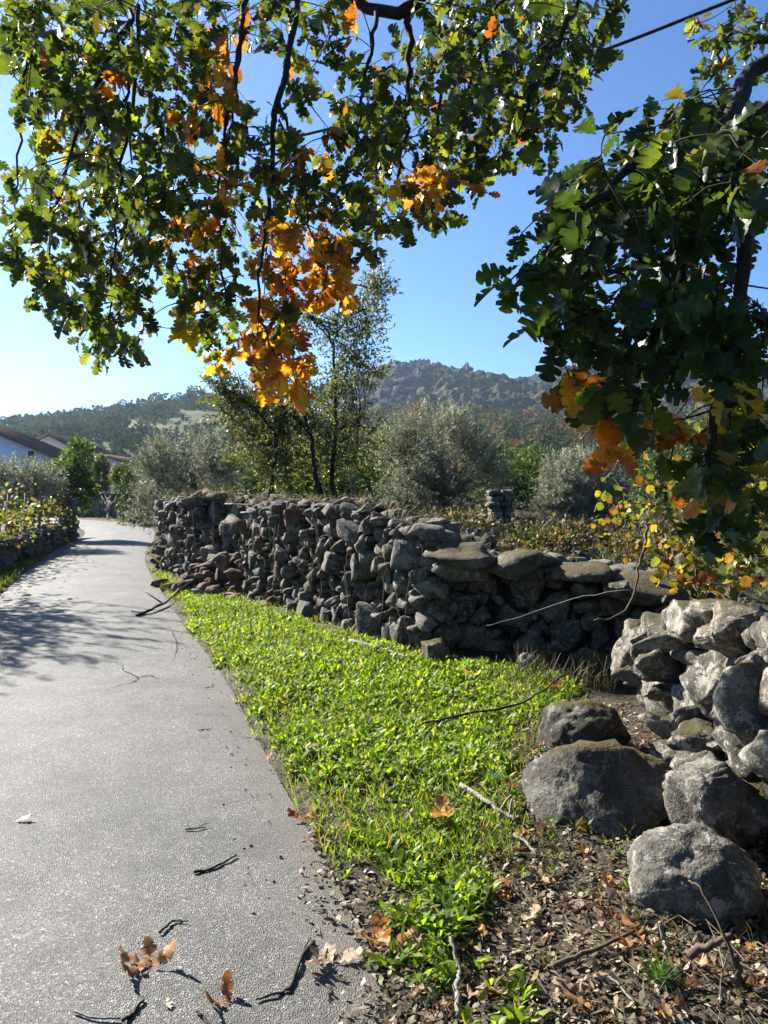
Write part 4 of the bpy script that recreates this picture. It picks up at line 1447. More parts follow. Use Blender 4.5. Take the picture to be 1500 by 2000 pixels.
# taller grass: shaded recess, terrace top, bank behind the near wall
def tufts(name, label, X, Y, Z, per, Lr, cols, lean=.45, w=.006, mat='weed'):
    n = len(X)
    P = np.repeat(np.column_stack([X, Y, Z]), per, 0) + np.column_stack([rng.normal(0, .03, (n * per, 2)), np.zeros(n * per)])
    D = unit(np.column_stack([rng.normal(0, lean, n * per), rng.normal(0, lean, n * per), np.ones(n * per)]))
    V, Q = blade_leaves(P, D, rdir(n * per), rng.uniform(*Lr, n * per), w, rng.uniform(.1, .5, n * per))
    C = np.repeat(pick_cols(cols, n * per), 6, 0)
    return tag(obj(name, mesh_np(name, V, Q, M[mat], C, True)), label, 'grass', kind='stuff')


STRAW = [((.34, .28, .17), 2), ((.24, .19, .11), 2), ((.12, .12, .05), 1)]
n = 60
X = rng.uniform(1.0, 2.0, n); Y = rng.uniform(5.7, 6.45, n)
tufts('dry_grass', 'thin pale grass standing in the shaded recess', X, Y, verge_h(X, Y), 8, (.10, .32), [((.16, .13, .08), 2), ((.07, .09, .03), 3)], .25, mat='dry')
n = 2600
X = rng.uniform(-5, 7, n); Y = rng.uniform(7.3, 17, n)
k = poly_sd(X, Y) > .2
X, Y = X[k], Y[k]
tufts('dry_grass', 'dry straw and weeds over the terrace top', X, Y, bank_h(X, Y), 8, (.06, .24), [((.20, .16, .10), 1.5), ((.12, .10, .06), 2), ((.06, .08, .03), 3)], .8, mat='dry')
n = 420
X = rng.uniform(1.95, 4.5, n); Y = rng.uniform(3.0, 8.6, n)
k = poly_sd(X, Y) > .25
X, Y = X[k], Y[k]
tufts('bank_grass', 'green and straw coloured grass on the bank behind the near wall', X, Y, bank_h(X, Y), 12, (.06, .2), [((.07, .11, .02), 3), ((.12, .14, .04), 2), ((.22, .18, .10), 1.5)], .6, mat='dry')
n = 1500
Yg = rng.uniform(7, 26, n)
X = xl(Yg) - rng.uniform(.02, 1.3, n)
k = X > np.interp(Yg, [p[1] for p in PD[::-1]], [p[0] for p in PD[::-1]]) + .02
X, Yg = X[k], Yg[k]
tufts('verge_grass', 'dark grass strip between the lane and the garden wall', X, Yg, np.full(len(X), .05), 14, (.05, .16), [((.06, .11, .02), 3), ((.10, .14, .03), 2), ((.2, .17, .08), .6)], .6, .007)
n = 700
Yg = rng.uniform(16, 44, n)
X = xr(Yg) + rng.uniform(.05, 1.6, n)
tufts('verge_grass', 'straw coloured grass beside the lane past the long wall', X, Yg, np.full(len(X), .05), 10, (.05, .18), [((.22, .2, .09), 3), ((.12, .15, .04), 2)], .6, .01, mat='dry')

# grass and dry stems hanging over the tops of the old walls
X, Y, Z = [], [], []
for fn, Ln, top in ((fA, LA, topA), (path_fn(PB)[0], path_fn(PB)[1], lambda s: 1.0 - .1 * s)):
    for k in range(int(Ln * 26)):
        s = rng.uniform(0, Ln)
        p, an = fn(s)
        nrm = Vector((math.sin(an), -math.cos(an), 0))
        q = p - nrm * rng.uniform(.05, .6)
        X.append(q.x); Y.append(q.y); Z.append(top(s) + rng.uniform(-.06, .06))
tufts('wall_grass', 'dry grass sprouting along the tops of the ruined walls', np.array(X), np.array(Y), np.array(Z), 8, (.05, .18), STRAW + [((.07, .10, .03), 3)], .9, .005, mat='dry')
st = MB()
for k in range(60):
    s = rng.uniform(.6, LA - .1)
    p, an = fA(s)
    nrm = Vector((math.sin(an), -math.cos(an), 0))
    q = np.array((p + nrm * rng.uniform(.02, .09))[:])
    z0 = rng.uniform(.5, 1.0) * topA(s); l = rng.uniform(.2, .7)
    tx = np.array([math.cos(an), math.sin(an), 0])
    st.tube(curve([q + [0, 0, z0], q + tx * rng.normal(0, .06) + [0, 0, z0 - l * .5], q + tx * rng.normal(0, .1) + [0, 0, max(.03, z0 - l)]], 7, .008), np.linspace(.004, .002, 7), 4, C=np.array([1, 1, 1]) * rng.uniform(.3, 1), cap=False)
M['straw'] = plain_mat('straw', (.18, .14, .09), (.36, .30, .21), 40, .8, 0, usecol=True)
tag(st.build('dry_stems', M['straw']), 'dry creeper stems hanging down the face of the long wall', 'creeper', kind='stuff')

# leaf litter and twigs on the soil, bottom right
n = 21000
Y = 1.9 + 3.6 * rng.random(n) ** 1.3
X = rng.uniform(-.35, 1.75, n)
e = X - green_right(Y)
el_ = X - xr(Y)
k = ((e > -.12) & (rng.random(n) < .9)) | ((el_ > -.04) & (el_ < .25) & (rng.random(n) < .8)) & (X < 1.6) | ((el_ > -.2) & (el_ < 0) & (rng.random(n) < .14))
X, Y = X[k], Y[k]; n = len(X)
Z = np.maximum(verge_h(X, Y), .02) + rng.uniform(.002, .018, n)
D = unit(np.column_stack([rng.normal(0, 1, (n, 2)), rng.normal(0, .35, n)]))
V, Q = blade_leaves(np.column_stack([X, Y, Z]), D, np.array([0, 0, 1]) + rng.normal(0, .45, (n, 3)), rng.uniform(.012, .045, n), rng.uniform(.008, .022, n), rng.uniform(-.3, .5, n))
C = np.repeat(pick_cols([((.20, .14, .09), 3), ((.30, .23, .15), 2.6), ((.42, .35, .25), 2), ((.11, .08, .055), 2.4), ((.30, .15, .07), .4), ((.10, .12, .04), 1.2)], n, .25), 6, 0)
tag(obj('leaf_litter', mesh_np('leaf_litter', V, Q, M['dry'], C, True)), 'brown leaf litter covering the soil below the boulders', 'leaf litter', kind='stuff')
# whole oak leaves gone brown, drifted over the litter
n = 240
Y = 1.95 + 2.6 * rng.random(n) ** 1.2
X = rng.uniform(-.2, 1.6, n)
k = (X > green_right(Y) - .25) & (X > xr(Y) + .04)
X, Y = X[k], Y[k]; n = len(X)
PP = np.column_stack([X, Y, np.maximum(verge_h(X, Y), .02) + rng.uniform(.01, .03, n)])
LV, LQ = leaf_verts(oak_base(), PP, unit(np.column_stack([rng.normal(0, 1, (n, 2)), rng.normal(0, .2, n)])), np.array([0, 0, 1.0]) + rng.normal(0, .5, (n, 3)), rng.uniform(.035, .085, n), rng.uniform(-.5, .7, n), rng.uniform(-.2, .9, n), rng.uniform(.1, .5, n))
C = pick_cols([((.28, .17, .09), 3), ((.36, .27, .17), 2), ((.20, .10, .05), 2), ((.38, .17, .05), .8)], n, .25)
nv = LV.shape[1]
tag(obj('leaf_litter', mesh_np('leaf_litter', LV.reshape(-1, 3), (np.arange(n)[:, None, None] * nv + LQ[None]).reshape(-1, 4), M['dry'], np.repeat(C, nv, 0), True)), 'curled brown oak leaves drifted over the litter', 'leaf litter', kind='stuff')
# straw and tiny sticks
tw = MB()
for k in range(1500):
    y = 1.9 + 3.2 * rng.random() ** 1.2
    x = rng.uniform(-.2, 1.6)
    if x < green_right(np.array([y]))[0] - .05 and rng.random() < .85: continue
    if x < xr(np.array([y]))[0] + .03: continue
    z = max(float(verge_h(np.array([x]), np.array([y]))[0]), .02) + .008
    a_, l = rng.uniform(0, 6.28), rng.uniform(.04, .22)
    d = np.array([math.cos(a_), math.sin(a_), rng.normal(.08, .18)])
    p = np.array([x, y, z])
    g = rng.random()
    tw.tube([p, p + d * l * .5 + rng.normal(0, .008, 3), p + d * l], [.0022 * (0.5 + g), .0018 * (0.5 + g), .001], 4, C=np.array([1, 1, 1]) * (0.35 + .65 * rng.random()), cap=False)
tag(tw.build('straw', M['straw']), 'straw and tiny sticks lying on the leaf litter', 'straw', kind='stuff')
n = 150
X = rng.uniform(-.1, 1.5, n); Y = rng.uniform(2.0, 4.6, n)
k = (X > green_right(Y) - .1) & (X > xr(Y) + .1)
tufts('sparse_grass', 'sparse green and straw grass on the litter', X[k], Y[k], verge_h(X[k], Y[k]), 7, (.03, .11), [((.10, .15, .03), 1.5), ((.24, .20, .11), 3)], .8, .004, mat='dry')
# gravel crumbs along the edge of the lane
gr = MB()
ico = ROCK[0]
for k in range(300):
    y = 2 + 11 * rng.random() ** 1.4
    x = float(xr(np.array([y]))[0]) + rng.normal(-.08, .16)
    s = rng.uniform(.003, .010)
    Vb = np.array([[1, 0, 0], [-1, 0, 0], [0, 1, 0], [0, -1, 0], [0, 0, .7], [0, 0, -.7]]) * s * rng.uniform(.6, 1.3, (6, 1))
    gr.add(Vb + np.array([x, y, max(.022, float(verge_h(np.array([x]), np.array([y]))[0])) + s * .3]), T=[[0, 2, 4], [2, 1, 4], [1, 3, 4], [3, 0, 4], [2, 0, 5], [1, 2, 5], [3, 1, 5], [0, 3, 5]])
tag(gr.build('gravel', M['stone']), 'gravel crumbs along the broken edge of the asphalt', 'gravel', kind='stuff')


def road_z(x, y):
    k = np.argmin((Vr[:, 0] - x) ** 2 + (Vr[:, 1] - y) ** 2)
    return float(Vr[k, 2])


def surf(x, y):
    r = xr(np.array([y]))[0]
    v = float(verge_h(np.array([x]), np.array([y]))[0])
    return max(v, road_z(x, y)) if x < r + .05 else v


# ------------------------------------------------------------------ fallen leaves, each a thing
def fallen(px, py, L, col, label, heads, curl=.9, fold=.5, lift=0.0, base=None):
    """an oak leaf (or a few on one twig) curled up on the ground"""
    g = gnd(px, py, .04)
    z = surf(g.x, g.y) + .004 + lift
    mb = MB()
    for k, h in enumerate(heads):
        v, Q = leaf_shape(base or oak_base(), curl * rng.uniform(.7, 1.4), fold * rng.uniform(.8, 1.8), .55, k + px)
        v[:, 2] += .10 * np.sin(v[:, 1] * 14 + k) * np.sign(v[:, 0] + 1e-6) * np.abs(v[:, 0]) ** .5
        v[:, 0] *= .85
        v = v * L * rng.uniform(.7, .92)
        # lie on its back: the curl lifts the tip and the edges
        v[:, 2] *= -1 if curl > 0 else 1
        v[:, 2] = np.abs(v[:, 2]) * .42
        E = np.array(Euler((rng.uniform(.02, .2), rng.uniform(-.45, .45), h)).to_matrix())
        w = v @ E.T
        w[:, 2] -= w[:, 2].min()
        mb.add(w + np.array([g.x, g.y, z + .002 * k]), Q=Q, C=np.array(col) * rng.uniform(.8, 1.2))
    o = mb.build('fallen_leaf', M['dry'])
    me = o.data
    me.polygons.foreach_set('use_smooth', np.ones(len(me.polygons), bool))
    V = np.array([v.co[:] for v in me.vertices]); c = np.array([g.x, g.y, z])
    for v in me.vertices: v.co = Vector(v.co) - Vector(c)
    o.location = c
    return tag(o, label, 'leaf', 'fallen oak leaves')


OR, TAN, RUST, PALE = (.46, .20, .055), (.40, .29, .18), (.40, .14, .035), (.62, .55, .42)
fallen(290, 1893, .13, (.42, .22, .09), 'cluster of curled brown oak leaves on the asphalt', [.4, 1.3, 2.2, -.9], 1.1, .8)
fallen(447, 1958, .085, (.36, .15, .05), 'single upright brown leaf right of the curled cluster', [1.9, .4], 1.3, .9)
fallen(334, 1972, .06, PALE, 'flat cream leaf at the bottom of the lane', [.6], .2, .3)
fallen(28, 1610, .09, (.52, .40, .26), 'lone tan leaf near the left edge of the lane', [-1.2], .5, .8)
fallen(458, 1632, .04, (.68, .65, .60), 'small whitish leaf fragment on the asphalt', [.9], .5, .5)
fallen(650, 1868, .12, (.42, .32, .22), 'pale dry leaf cluster at the edge of the asphalt', [.2, -1.2, 1.4, 2.4], .5, .5)
fallen(590, 1598, .11, RUST, 'rust red leaf at the lane edge below the weeds', [.8, -.8], .9, .7, .01)
fallen(625, 1640, .11, OR, 'orange leaf just below the rust red one', [.2, 1.6], .7, .6, .01)
fallen(518, 1480, .09, RUST, 'small red leaf where asphalt meets weeds', [-.6], .7, .7, .01)
fallen(878, 1615, .15, (.52, .24, .07), 'big orange oak leaves standing in the green weeds', [.2, 1.4, 2.6], .9, .5, .035)
fallen(822, 1522, .09, OR, 'orange leaf tangled in the middle of the weeds', [.5], .9, .6, .035)
fallen(760, 1840, .14, (.50, .20, .04), 'bright orange leaves under the last weed clump', [.2, 1.3, -1.0], .9, .6, .02)
fallen(1015, 1570, .10, RUST, 'orange brown leaf left of the mossy boulder', [1.2], .8, .6, .02)
fallen(1235, 1830, .11, (.48, .17, .04), 'red orange leaf against the grey lichen boulder', [1.4], .9, .5, .02)
fallen(1260, 1868, .13, (.40, .20, .09), 'brown leaf lying below the red orange one', [.3, 2.0], .6, .5, .01)
fallen(1160, 1985, .13, (.46, .24, .12), 'tan curled leaf at the bottom edge of the litter', [1.0], .8, .6, .01)
fallen(1040, 1810, .08, (.48, .36, .2), 'yellowish flat leaf in the middle of the litter', [-.4], .3, .4, .015)
fallen(1190, 1925, .09, (.36, .24, .13), 'dull brown leaf near the small green tuft', [2.2], .6, .5, .01)
fallen(920, 1345, .16, (.55, .33, .08), 'yellow orange leaf pile by the shaded wall foot', [.2, -.8, 1.0], .6, .5, .04)
fallen(1100, 1372, .14, (.48, .17, .05), 'orange leaf in the grass before the dark recess', [.5, 1.8], .8, .5, .05)
fallen(1350, 1960, .10, (.42, .22, .1), 'brown leaf in the shade under the lowest boulder', [.9], .7, .5, .01)
fallen(560, 1390, .10, (.45, .26, .06), 'faded orange leaf near the left rim of the weeds', [.5], .7, .5, .05)


# ------------------------------------------------------------------ twigs and sticks, each a thing
def stick(name, pxs, r0, r1, label, mat='twig', branches=(), lift=.008, air=None):
    pts = []
    for k, p in enumerate(pxs):
        if air is not None:
            pts.append(Vector(A3(p[0], p[1], air[k])))
        else:
            g = gnd(p[0], p[1], .04)
            pts.append(Vector((g.x, g.y, surf(g.x, g.y) + lift + (p[2] if len(p) > 2 else 0))))
    n = max(8, 4 * len(pts))
    mb = MB()
    C = curve(pts, n, r0 * .25)
    mb.tube(C, np.linspace(r0, r1, n) * rng.uniform(.85, 1.15, n), 7)
    for t, dx, dy, dz, l in branches:
        p = C[int(t * (n - 1))]
        e = p + unit(np.array([dx, dy, dz], float)) * l
        mb.tube(curve([p, (p + e) / 2 + rng.normal(0, .01, 3), e], 6), np.linspace(r0 * .6, r1 * .6, 6), 5)
    return tag(mb.build(name, M[mat], None, True), label, 'twig' if r0 < .012 else 'branch')


stick('twig', [(378, 1702), (415, 1692), (462, 1667)], .006, .004, 'dark straight twig lying on the asphalt')
stick('twig', [(612, 1830), (590, 1862), (570, 1915), (545, 1932), (500, 1948)], .008, .003, 'long crooked twig at the broken edge of the asphalt', 'twig', [(.3, .3, .8, .3, .08)])
stick('twig', [(312, 1825), (335, 1802), (355, 1796)], .005, .003, 'short forked twig above the curled leaf cluster', 'twig', [(.7, .9, -.1, .1, .05)])
stick('twig', [(240, 2000), (262, 1978), (280, 1955)], .007, .005, 'dark twig stub at the bottom edge of the lane')
stick('twig', [(145, 1982), (180, 1993), (235, 1995)], .004, .003, 'pale thin twig at the bottom left of the lane', 'pale_wood')
stick('twig', [(385, 1975), (400, 1990), (410, 2010)], .006, .003, 'curved dark twig right of the cream leaf')
stick('twig', [(362, 1618), (385, 1616), (402, 1612)], .004, .002, 'tiny forked twig left of the whitish fragment', 'twig', [(.6, .6, .6, .1, .06), (.3, -.5, .7, .1, .05)])
stick('fallen_branch', [(268, 1203, .0), (300, 1192, .03), (335, 1172, .06), (362, 1150, .10), (388, 1136, .2)], .022, .010, 'dark fallen branch lying from the rubble onto the lane', 'twig', [(.4, -.6, .3, .3, .35), (.6, .5, .6, .4, .4), (.75, -.3, .5, .7, .3), (.2, -.8, -.2, .05, .2)])
stick('fallen_branch', [(683, 1272, .06), (740, 1288, .05), (805, 1306, .03)], .018, .012, 'bleached straight stick lying in front of the long wall', 'pale_wood')
stick('fallen_branch', [(818, 1442, .05), (900, 1428, .07), (1000, 1415, .08), (1060, 1400, .12), (1110, 1382, .2)], .010, .006, 'long dark thin branch across the weeds to the boulder', 'twig')
stick('fallen_branch', [(900, 1556, .03), (945, 1590, .035), (985, 1615, .04), (1010, 1625, .03)], .013, .008, 'bleached broken stick left of the mossy boulder', 'pale_wood', [(.6, .5, .5, .4, .10), (.8, .2, .6, .5, .09)])
stick('fallen_branch', [(1005, 1655, .03), (1030, 1672, .03), (1048, 1690, .02)], .008, .005, 'short bleached stick below the broken one', 'pale_wood')
stick('twig', [(893, 1990, .0), (893, 1940, .02), (895, 1910, .04), (880, 1885, .09)], .011, .006, 'bent grey stick poking up at the bottom edge', 'pale_wood')
stick('fallen_branch', [(1345, 1868), (1385, 1845), (1430, 1828)], .014, .009, 'brown stick resting in front of the lowest boulder', 'brown_wood', air=(2.42, 2.40, 2.38))
stick('fallen_branch', [(1452, 1960), (1440, 1900), (1420, 1840), (1370, 1740), (1345, 1720)], .008, .003, 'thin dry stem leaning over the lowest boulder', 'brown_wood', air=(2.32, 2.34, 2.36, 2.45, 2.5))
stick('fallen_branch', [(1448, 1960), (1443, 1905), (1435, 1862)], .013, .010, 'reddish broken stub standing at the lower right', 'brown_wood', air=(2.33, 2.34, 2.36))
stick('twig', [(1302, 1862), (1297, 1835), (1288, 1800)], .008, .006, 'upright cut stem before the lichen boulder', 'pale_wood', air=(2.48, 2.5, 2.52))
stick('twig', [(1160, 1930, .01), (1200, 1945, .015), (1240, 1985, .01)], .006, .003, 'crooked pale twig on the litter at the bottom', 'pale_wood')
stick('twig', [(1080, 1905, .02), (1160, 1890, .03), (1240, 1862, .04)], .009, .005, 'long brown twig crossing the litter', 'brown_wood')

# small leafy plants standing alone
def rosette(px, py, n, L, cols, label, w=.3, el=(.3, 1.2)):
    g = gnd(px, py, .05)
    z = surf(g.x, g.y)
    th_ = rng.uniform(0, 6.28, n); e = rng.uniform(*el, n)
    D = np.column_stack([np.cos(th_) * np.cos(e), np.sin(th_) * np.cos(e), np.sin(e)])
    Ls = L * rng.uniform(.6, 1.2, n)
    V, Q = blade_leaves(rng.normal(0, .008, (n, 3)) * np.array([1, 1, 0]), D, np.array([0, 0, 1.0]) + rng.normal(0, .2, (n, 3)), Ls, Ls * w, rng.uniform(.05, .35, n))
    o = obj('weed_plant', mesh_np('weed_plant', V, Q, M['weed'], np.repeat(pick_cols(cols, n), 6, 0), True), None, (g.x, g.y, z))
    return tag(o, label, 'plant')


rosette(770, 1860, 40, .09, WC, 'leafy green weed clump above the bright orange leaves')
rosette(1025, 1935, 22, .075, WC, 'pale green rosette standing alone in the litter', .36)
rosette(885, 1905, 14, .06, WC, 'small weed left of the pale rosette')
rosette(1015, 2000, 16, .08, WC, 'green weed cut by the bottom edge')
rosette(1290, 1935, 190, .075, [((.05, .12, .05), 2), ((.07, .16, .05), 2)], 'dense fine green tuft below the lichen boulder', .05, (.4, 1.5))
rosette(1090, 1600, 120, .12, [((.05, .10, .03), 2), ((.09, .14, .04), 2)], 'fine dark grass tuft at the foot of the mossy boulder', .05, (.5, 1.4))
rosette(960, 1545, 120, .10, [((.06, .12, .05), 2), ((.09, .15, .06), 2)], 'bluish fine tuft at the rim of the weeds', .06, (.5, 1.4))
rosette(705, 1640, 30, .075, WC, 'broad leaved weed near the lane edge')
rosette(640, 1500, 34, .08, WC, 'larger weed rosette left in the green carpet')

# ------------------------------------------------------------------ houses
def gable_house(name, label, cx, y0, w, depth, eave, ridge, wall_m, over=.35, windows=()):
    """gable end faces the camera at y0, ridge runs away along +Y"""
    root = empty(name, (cx, y0, 0), label, 'house')
    h = w / 2
    V = [(cx - h, y0, -.3), (cx + h, y0, -.3), (cx + h, y0, eave), (cx, y0, ridge), (cx - h, y0, eave)]
    V += [(x, y0 + depth, z) for x, y, z in V]
    mb = MB().add(V, Q=[[0, 5, 6, 1], [1, 6, 7, 2], [4, 9, 5, 0], [2, 7, 8, 3], [3, 8, 9, 4]], T=[[0, 1, 2], [0, 2, 4], [4, 2, 3], [5, 7, 6], [5, 9, 7], [9, 8, 7]])
    mb.build('wall', wall_m, root)
    # barrel tiled roof: two ribbed slopes with thickness
    rf = MB()
    sl_ = (ridge - eave) / h
    for s in (-1, 1):
        n = int((depth + 2 * over) / .22) * 4
        ys = np.linspace(y0 - over, y0 + depth + over, n)
        lift = .16 + .05 * np.abs(np.sin(np.linspace(0, math.pi * n / 4, n)))
        xa, xb = cx, cx + s * (h + over)
        za, zb = ridge, ridge - sl_ * (h + over)
        A = np.column_stack([np.full(n, xa), ys, za + lift]); B = np.column_stack([np.full(n, xb), ys, zb + lift])
        A2 = np.column_stack([np.full(n, xa), ys, np.full(n, za + .02)]); B2 = np.column_stack([np.full(n, xb), ys, np.full(n, zb + .02)])
        V = np.vstack([A, B, A2, B2])
        i = np.arange(n - 1)
        Q = np.vstack([np.stack([i, i + 1, i + 1 + n, i + n], 1), np.stack([i + 2 * n, i + 3 * n, i + 1 + 3 * n, i + 1 + 2 * n], 1), np.stack([i + n, i + n + 1, i + 1 + 3 * n, i + 3 * n], 1), [[0, n, 3 * n, 2 * n], [n - 1, 3 * n - 1, 4 * n - 1, 2 * n - 1]]])
        rf.add(V, Q=Q)
    ro = rf.build('roof', M['roof_tile'], root)
    MB().tube([(cx + h + over + .06, y0 - over, ridge - sl_ * (h + over) + .06), (cx + h + over + .06, y0 + depth + over, ridge - sl_ * (h + over) + .06)], .07, 6).build('gutter', M['roof_tile'], ro)
    for wx, wz, ww, wh in windows:
        fr = MB()
        for dx, dz, a_, b_ in ((0, wh / 2, ww + .16, .08), (0, -wh / 2, ww + .16, .08), (-ww / 2, 0, .08, wh - .08), (ww / 2, 0, .08, wh - .08)):
            fr.box((wx + dx, y0 - .03, wz + dz), (a_, .10, b_))
        fo = fr.build('window', M['plaster'], root)
        MB().box((wx, y0 - .012, wz), (ww - .08, .03, wh - .08)).build('pane', M['glass'], fo)
    return root


c = at(60, 888, 60)
gable_house('house', 'white house with a dark tiled roof at the left edge', -33.2, 60, 15.2, 5.5, 4.25, 7.4, M['plaster'], windows=[(at(61, 888, 60).x, at(61, 886, 60).z - .2, .55, .9), (-33, 4.2, .9, 1.2), (-33, 1.6, 1.0, 1.4)])
p2 = at(95, 851, 76)
gable_house('house', 'pinkish white gable showing above the first roof', p2.x, 76, 5.0, 9, p2.z - 1.35, p2.z, M['plaster_pink'], windows=[(p2.x, p2.z - 3, .8, 1.1)])
p3 = at(222, 897, 82)
gable_house('house', 'small white house behind the shrubs at the bend', p3.x - 1.0, 82, 6.2, 8, p3.z - .75, p3.z + .35, M['plaster'], .4, windows=[(p3.x - .2, p3.z - 2.0, .7, .9)])
p4 = at(222, 935, 62)
mb = MB(); mb.box((p4.x, 62, 1.3), (3.2, .3, 3.0))
tag(mb.build('garden_wall', M['plaster']), 'whitewashed wall seen past the lane bend', 'wall')

# ------------------------------------------------------------------ hills
def crag_mat():
    m, t, n, b, out = new_mat('hillside')
    p = wpos(t)
    n1 = noise_n(t, p, .02, 6, .65)
    n2 = noise_n(t, p, .15, 5, .7)
    scrub = ramp(t, [(.35, (.022, .034, .014)), (.5, (.055, .06, .02)), (.62, (.11, .07, .03)), (.72, (.07, .07, .025))], n1).outputs[0]
    sc2 = ramp(t, [(.3, (.6, .6, .6)), (.7, (1.3, 1.3, 1.3))], n2).outputs[0]
    scrub = mix(t, 1.0, scrub, sc2, 'MULTIPLY')
    rock = ramp(t, [(.3, (.010, .009, .009)), (.55, (.036, .032, .03)), (.72, (.12, .10, .08))], n2).outputs[0]
    a = N(t, 'ShaderNodeVertexColor', layer_name='Col')
    sp = N(t, 'ShaderNodeSeparateColor'); t.links.new(a.outputs[0], sp.inputs[0])
    c = mix(t, sp.outputs[0], scrub, rock)
    t.links.new(c, b.inputs['Base Color'])
    b.inputs['Roughness'].default_value = .95
    b.inputs['Specular IOR Level'].default_value = .1
    bump(t, n2, 1.0, 2.5, b)
    return m


M['crag'] = crag_mat()
RX = np.array([-420, -300, -162, -116, -70, -30, -14, 5, 18, 30, 40, 46, 70, 93, 116, 144, 185, 255, 348, 480]) * 1.0
RZ = np.array([40, 52, 66, 78, 90, 104, 110, 115, 116, 118, 114, 117, 112, 109, 103, 110, 116, 124, 118, 100]) * 1.0
YR = 700.0


def castle_z(X, Y):
    top = np.interp(X * YR / np.maximum(Y, 350) if np.isscalar(Y) else X, RX, RZ)
    t = np.clip((Y - 130) / (YR - 130), 0, 1)
    prof = np.interp(t, [0, .12, .45, .72, .86, .95, 1.0], [0, .035, .30, .52, .72, .93, 1.0])
    z = top * prof
    behind = np.clip((Y - YR) / 250, 0, 1)
    z = z * (1 - .5 * behind)
    crag = sstep(.55, .8, t) * (1 - .6 * behind)
    z = z + crag * 12 * (vfbm(X * .03, Y * .03, 91, 3) - .5) * np.where(t > .95, .6, 1)
    z = z + (1 - crag) * sstep(.02, .2, t) * 7 * (vfbm(X * .02, Y * .02, 97, 3) - .5)
    return z, crag


gx, gy = np.meshgrid(np.concatenate([np.arange(-430, -70, 5), np.arange(-70, 240, 1.5), np.arange(240, 490, 5)]), np.concatenate([np.arange(128, 520, 8), np.arange(520, 725, 2.2), np.arange(725, 1000, 12)]))
z, crag = castle_z(gx, gy)
zf, cf = z.ravel(), crag.ravel()
fx_, fy_ = gx.ravel(), gy.ravel()
for k in np.nonzero((cf > .02) & (fy_ < 740))[0]:
    r1 = noise.ridged_multi_fractal(Vector((fx_[k] * .028, fy_[k] * .035, zf[k] * .02)), .9, 2.1, 6, 1.0, 2.0)
    r2 = noise.fractal(Vector((fx_[k] * .16, fy_[k] * .16, 3.7)), .7, 2.2, 4)
    top_damp = .7 if fy_[k] > 672 else 1.0
    zf[k] += cf[k] * top_damp * (8.5 * (r1 - 1.3) + 4.5 * r2)
z = zf.reshape(z.shape)
rk = crag * sstep(.42, .56, vfbm(gx * .05, gy * .05, 99, 4) + .16 * crag - .04)
Vv = np.column_stack([gx.ravel(), gy.ravel(), z.ravel() - .4])
hill = obj('castle_hill', mesh_np('castle_hill', Vv, grid_faces(gx.shape, np.ones(gx.shape, bool)), M['crag'], np.repeat(rk.ravel()[:, None], 3, 1), False))
tag(hill, kind='structure')
# broken outcrops on the crag
oc = MB()
nO = 0
while nO < 380:
    x = rng.uniform(-60, 230); y = 545 + 155 * rng.random()
    zz_, cg_ = castle_z(np.array([x]), np.array([y]))
    if cg_[0] < .35 or vnoise(x * .03, y * .03, 55) < .38: continue
    iy, ix = np.argmin(np.abs(gy[:, 0] - y)), np.argmin(np.abs(gx[0] - x))
    me = ROCKX[rng.integers(6)]
    V = np.empty(len(me.vertices) * 3, np.float32); me.vertices.foreach_get('co', V)
    T = np.empty(len(me.polygons) * 3, np.int32); me.loops.foreach_get('vertex_index', T)
    s = (3 + 11 * rng.random() ** 2) * (1.0 if y < 680 else .75)
    Rm = np.array(Euler((rng.normal(0, .25), rng.normal(0, .3), rng.uniform(0, 6))).to_matrix())
    oc.add((V.reshape(-1, 3) * np.array([s * rng.uniform(.8, 1.5), s, s * rng.uniform(.6, 1.15)])) @ Rm.T + np.array([x, y, z[iy, ix] - s * .12]), T=T.reshape(-1, 3), C=np.array([1., 1, 1]))
    nO += 1
o = oc.build('outcrops', M['crag'], hill)
o['kind'] = 'stuff'

HX = np.array([-520, -330, -223, -190, -160, -134, -104, -85, -60, -20, 20])
HZ = np.array([26, 33, 38, 41.5, 45, 48.5, 52.5, 54, 50, 36, 20])


def left_z(X, Y):
    t = np.clip((Y - 110) / 340.0, 0, 1)
    prof = np.interp(t, [0, .15, .5, .8, 1.0], [0, .07, .38, .78, 1.0])
    z = np.interp(X, HX, HZ) * prof * (1 - .6 * np.clip((Y - 450) / 120, 0, 1))
    return z + 4 * (vfbm(X * .02, Y * .02, 111, 4) - .5) * sstep(.05, .3, t)


gx, gy = np.meshgrid(np.arange(-520, 20, 6), np.arange(108, 575, 6))
Vv = np.column_stack([gx.ravel(), gy.ravel(), left_z(gx, gy).ravel() - .4])
M['meadow'] = plain_mat('meadow', (.05, .065, .025), (.14, .14, .05), .03, .95, 0, spec=.1)
tag(obj('wooded_hill', mesh_np('wooded_hill', Vv, grid_faces(gx.shape, np.ones(gx.shape, bool)), M['meadow'], None, True)), kind='structure')


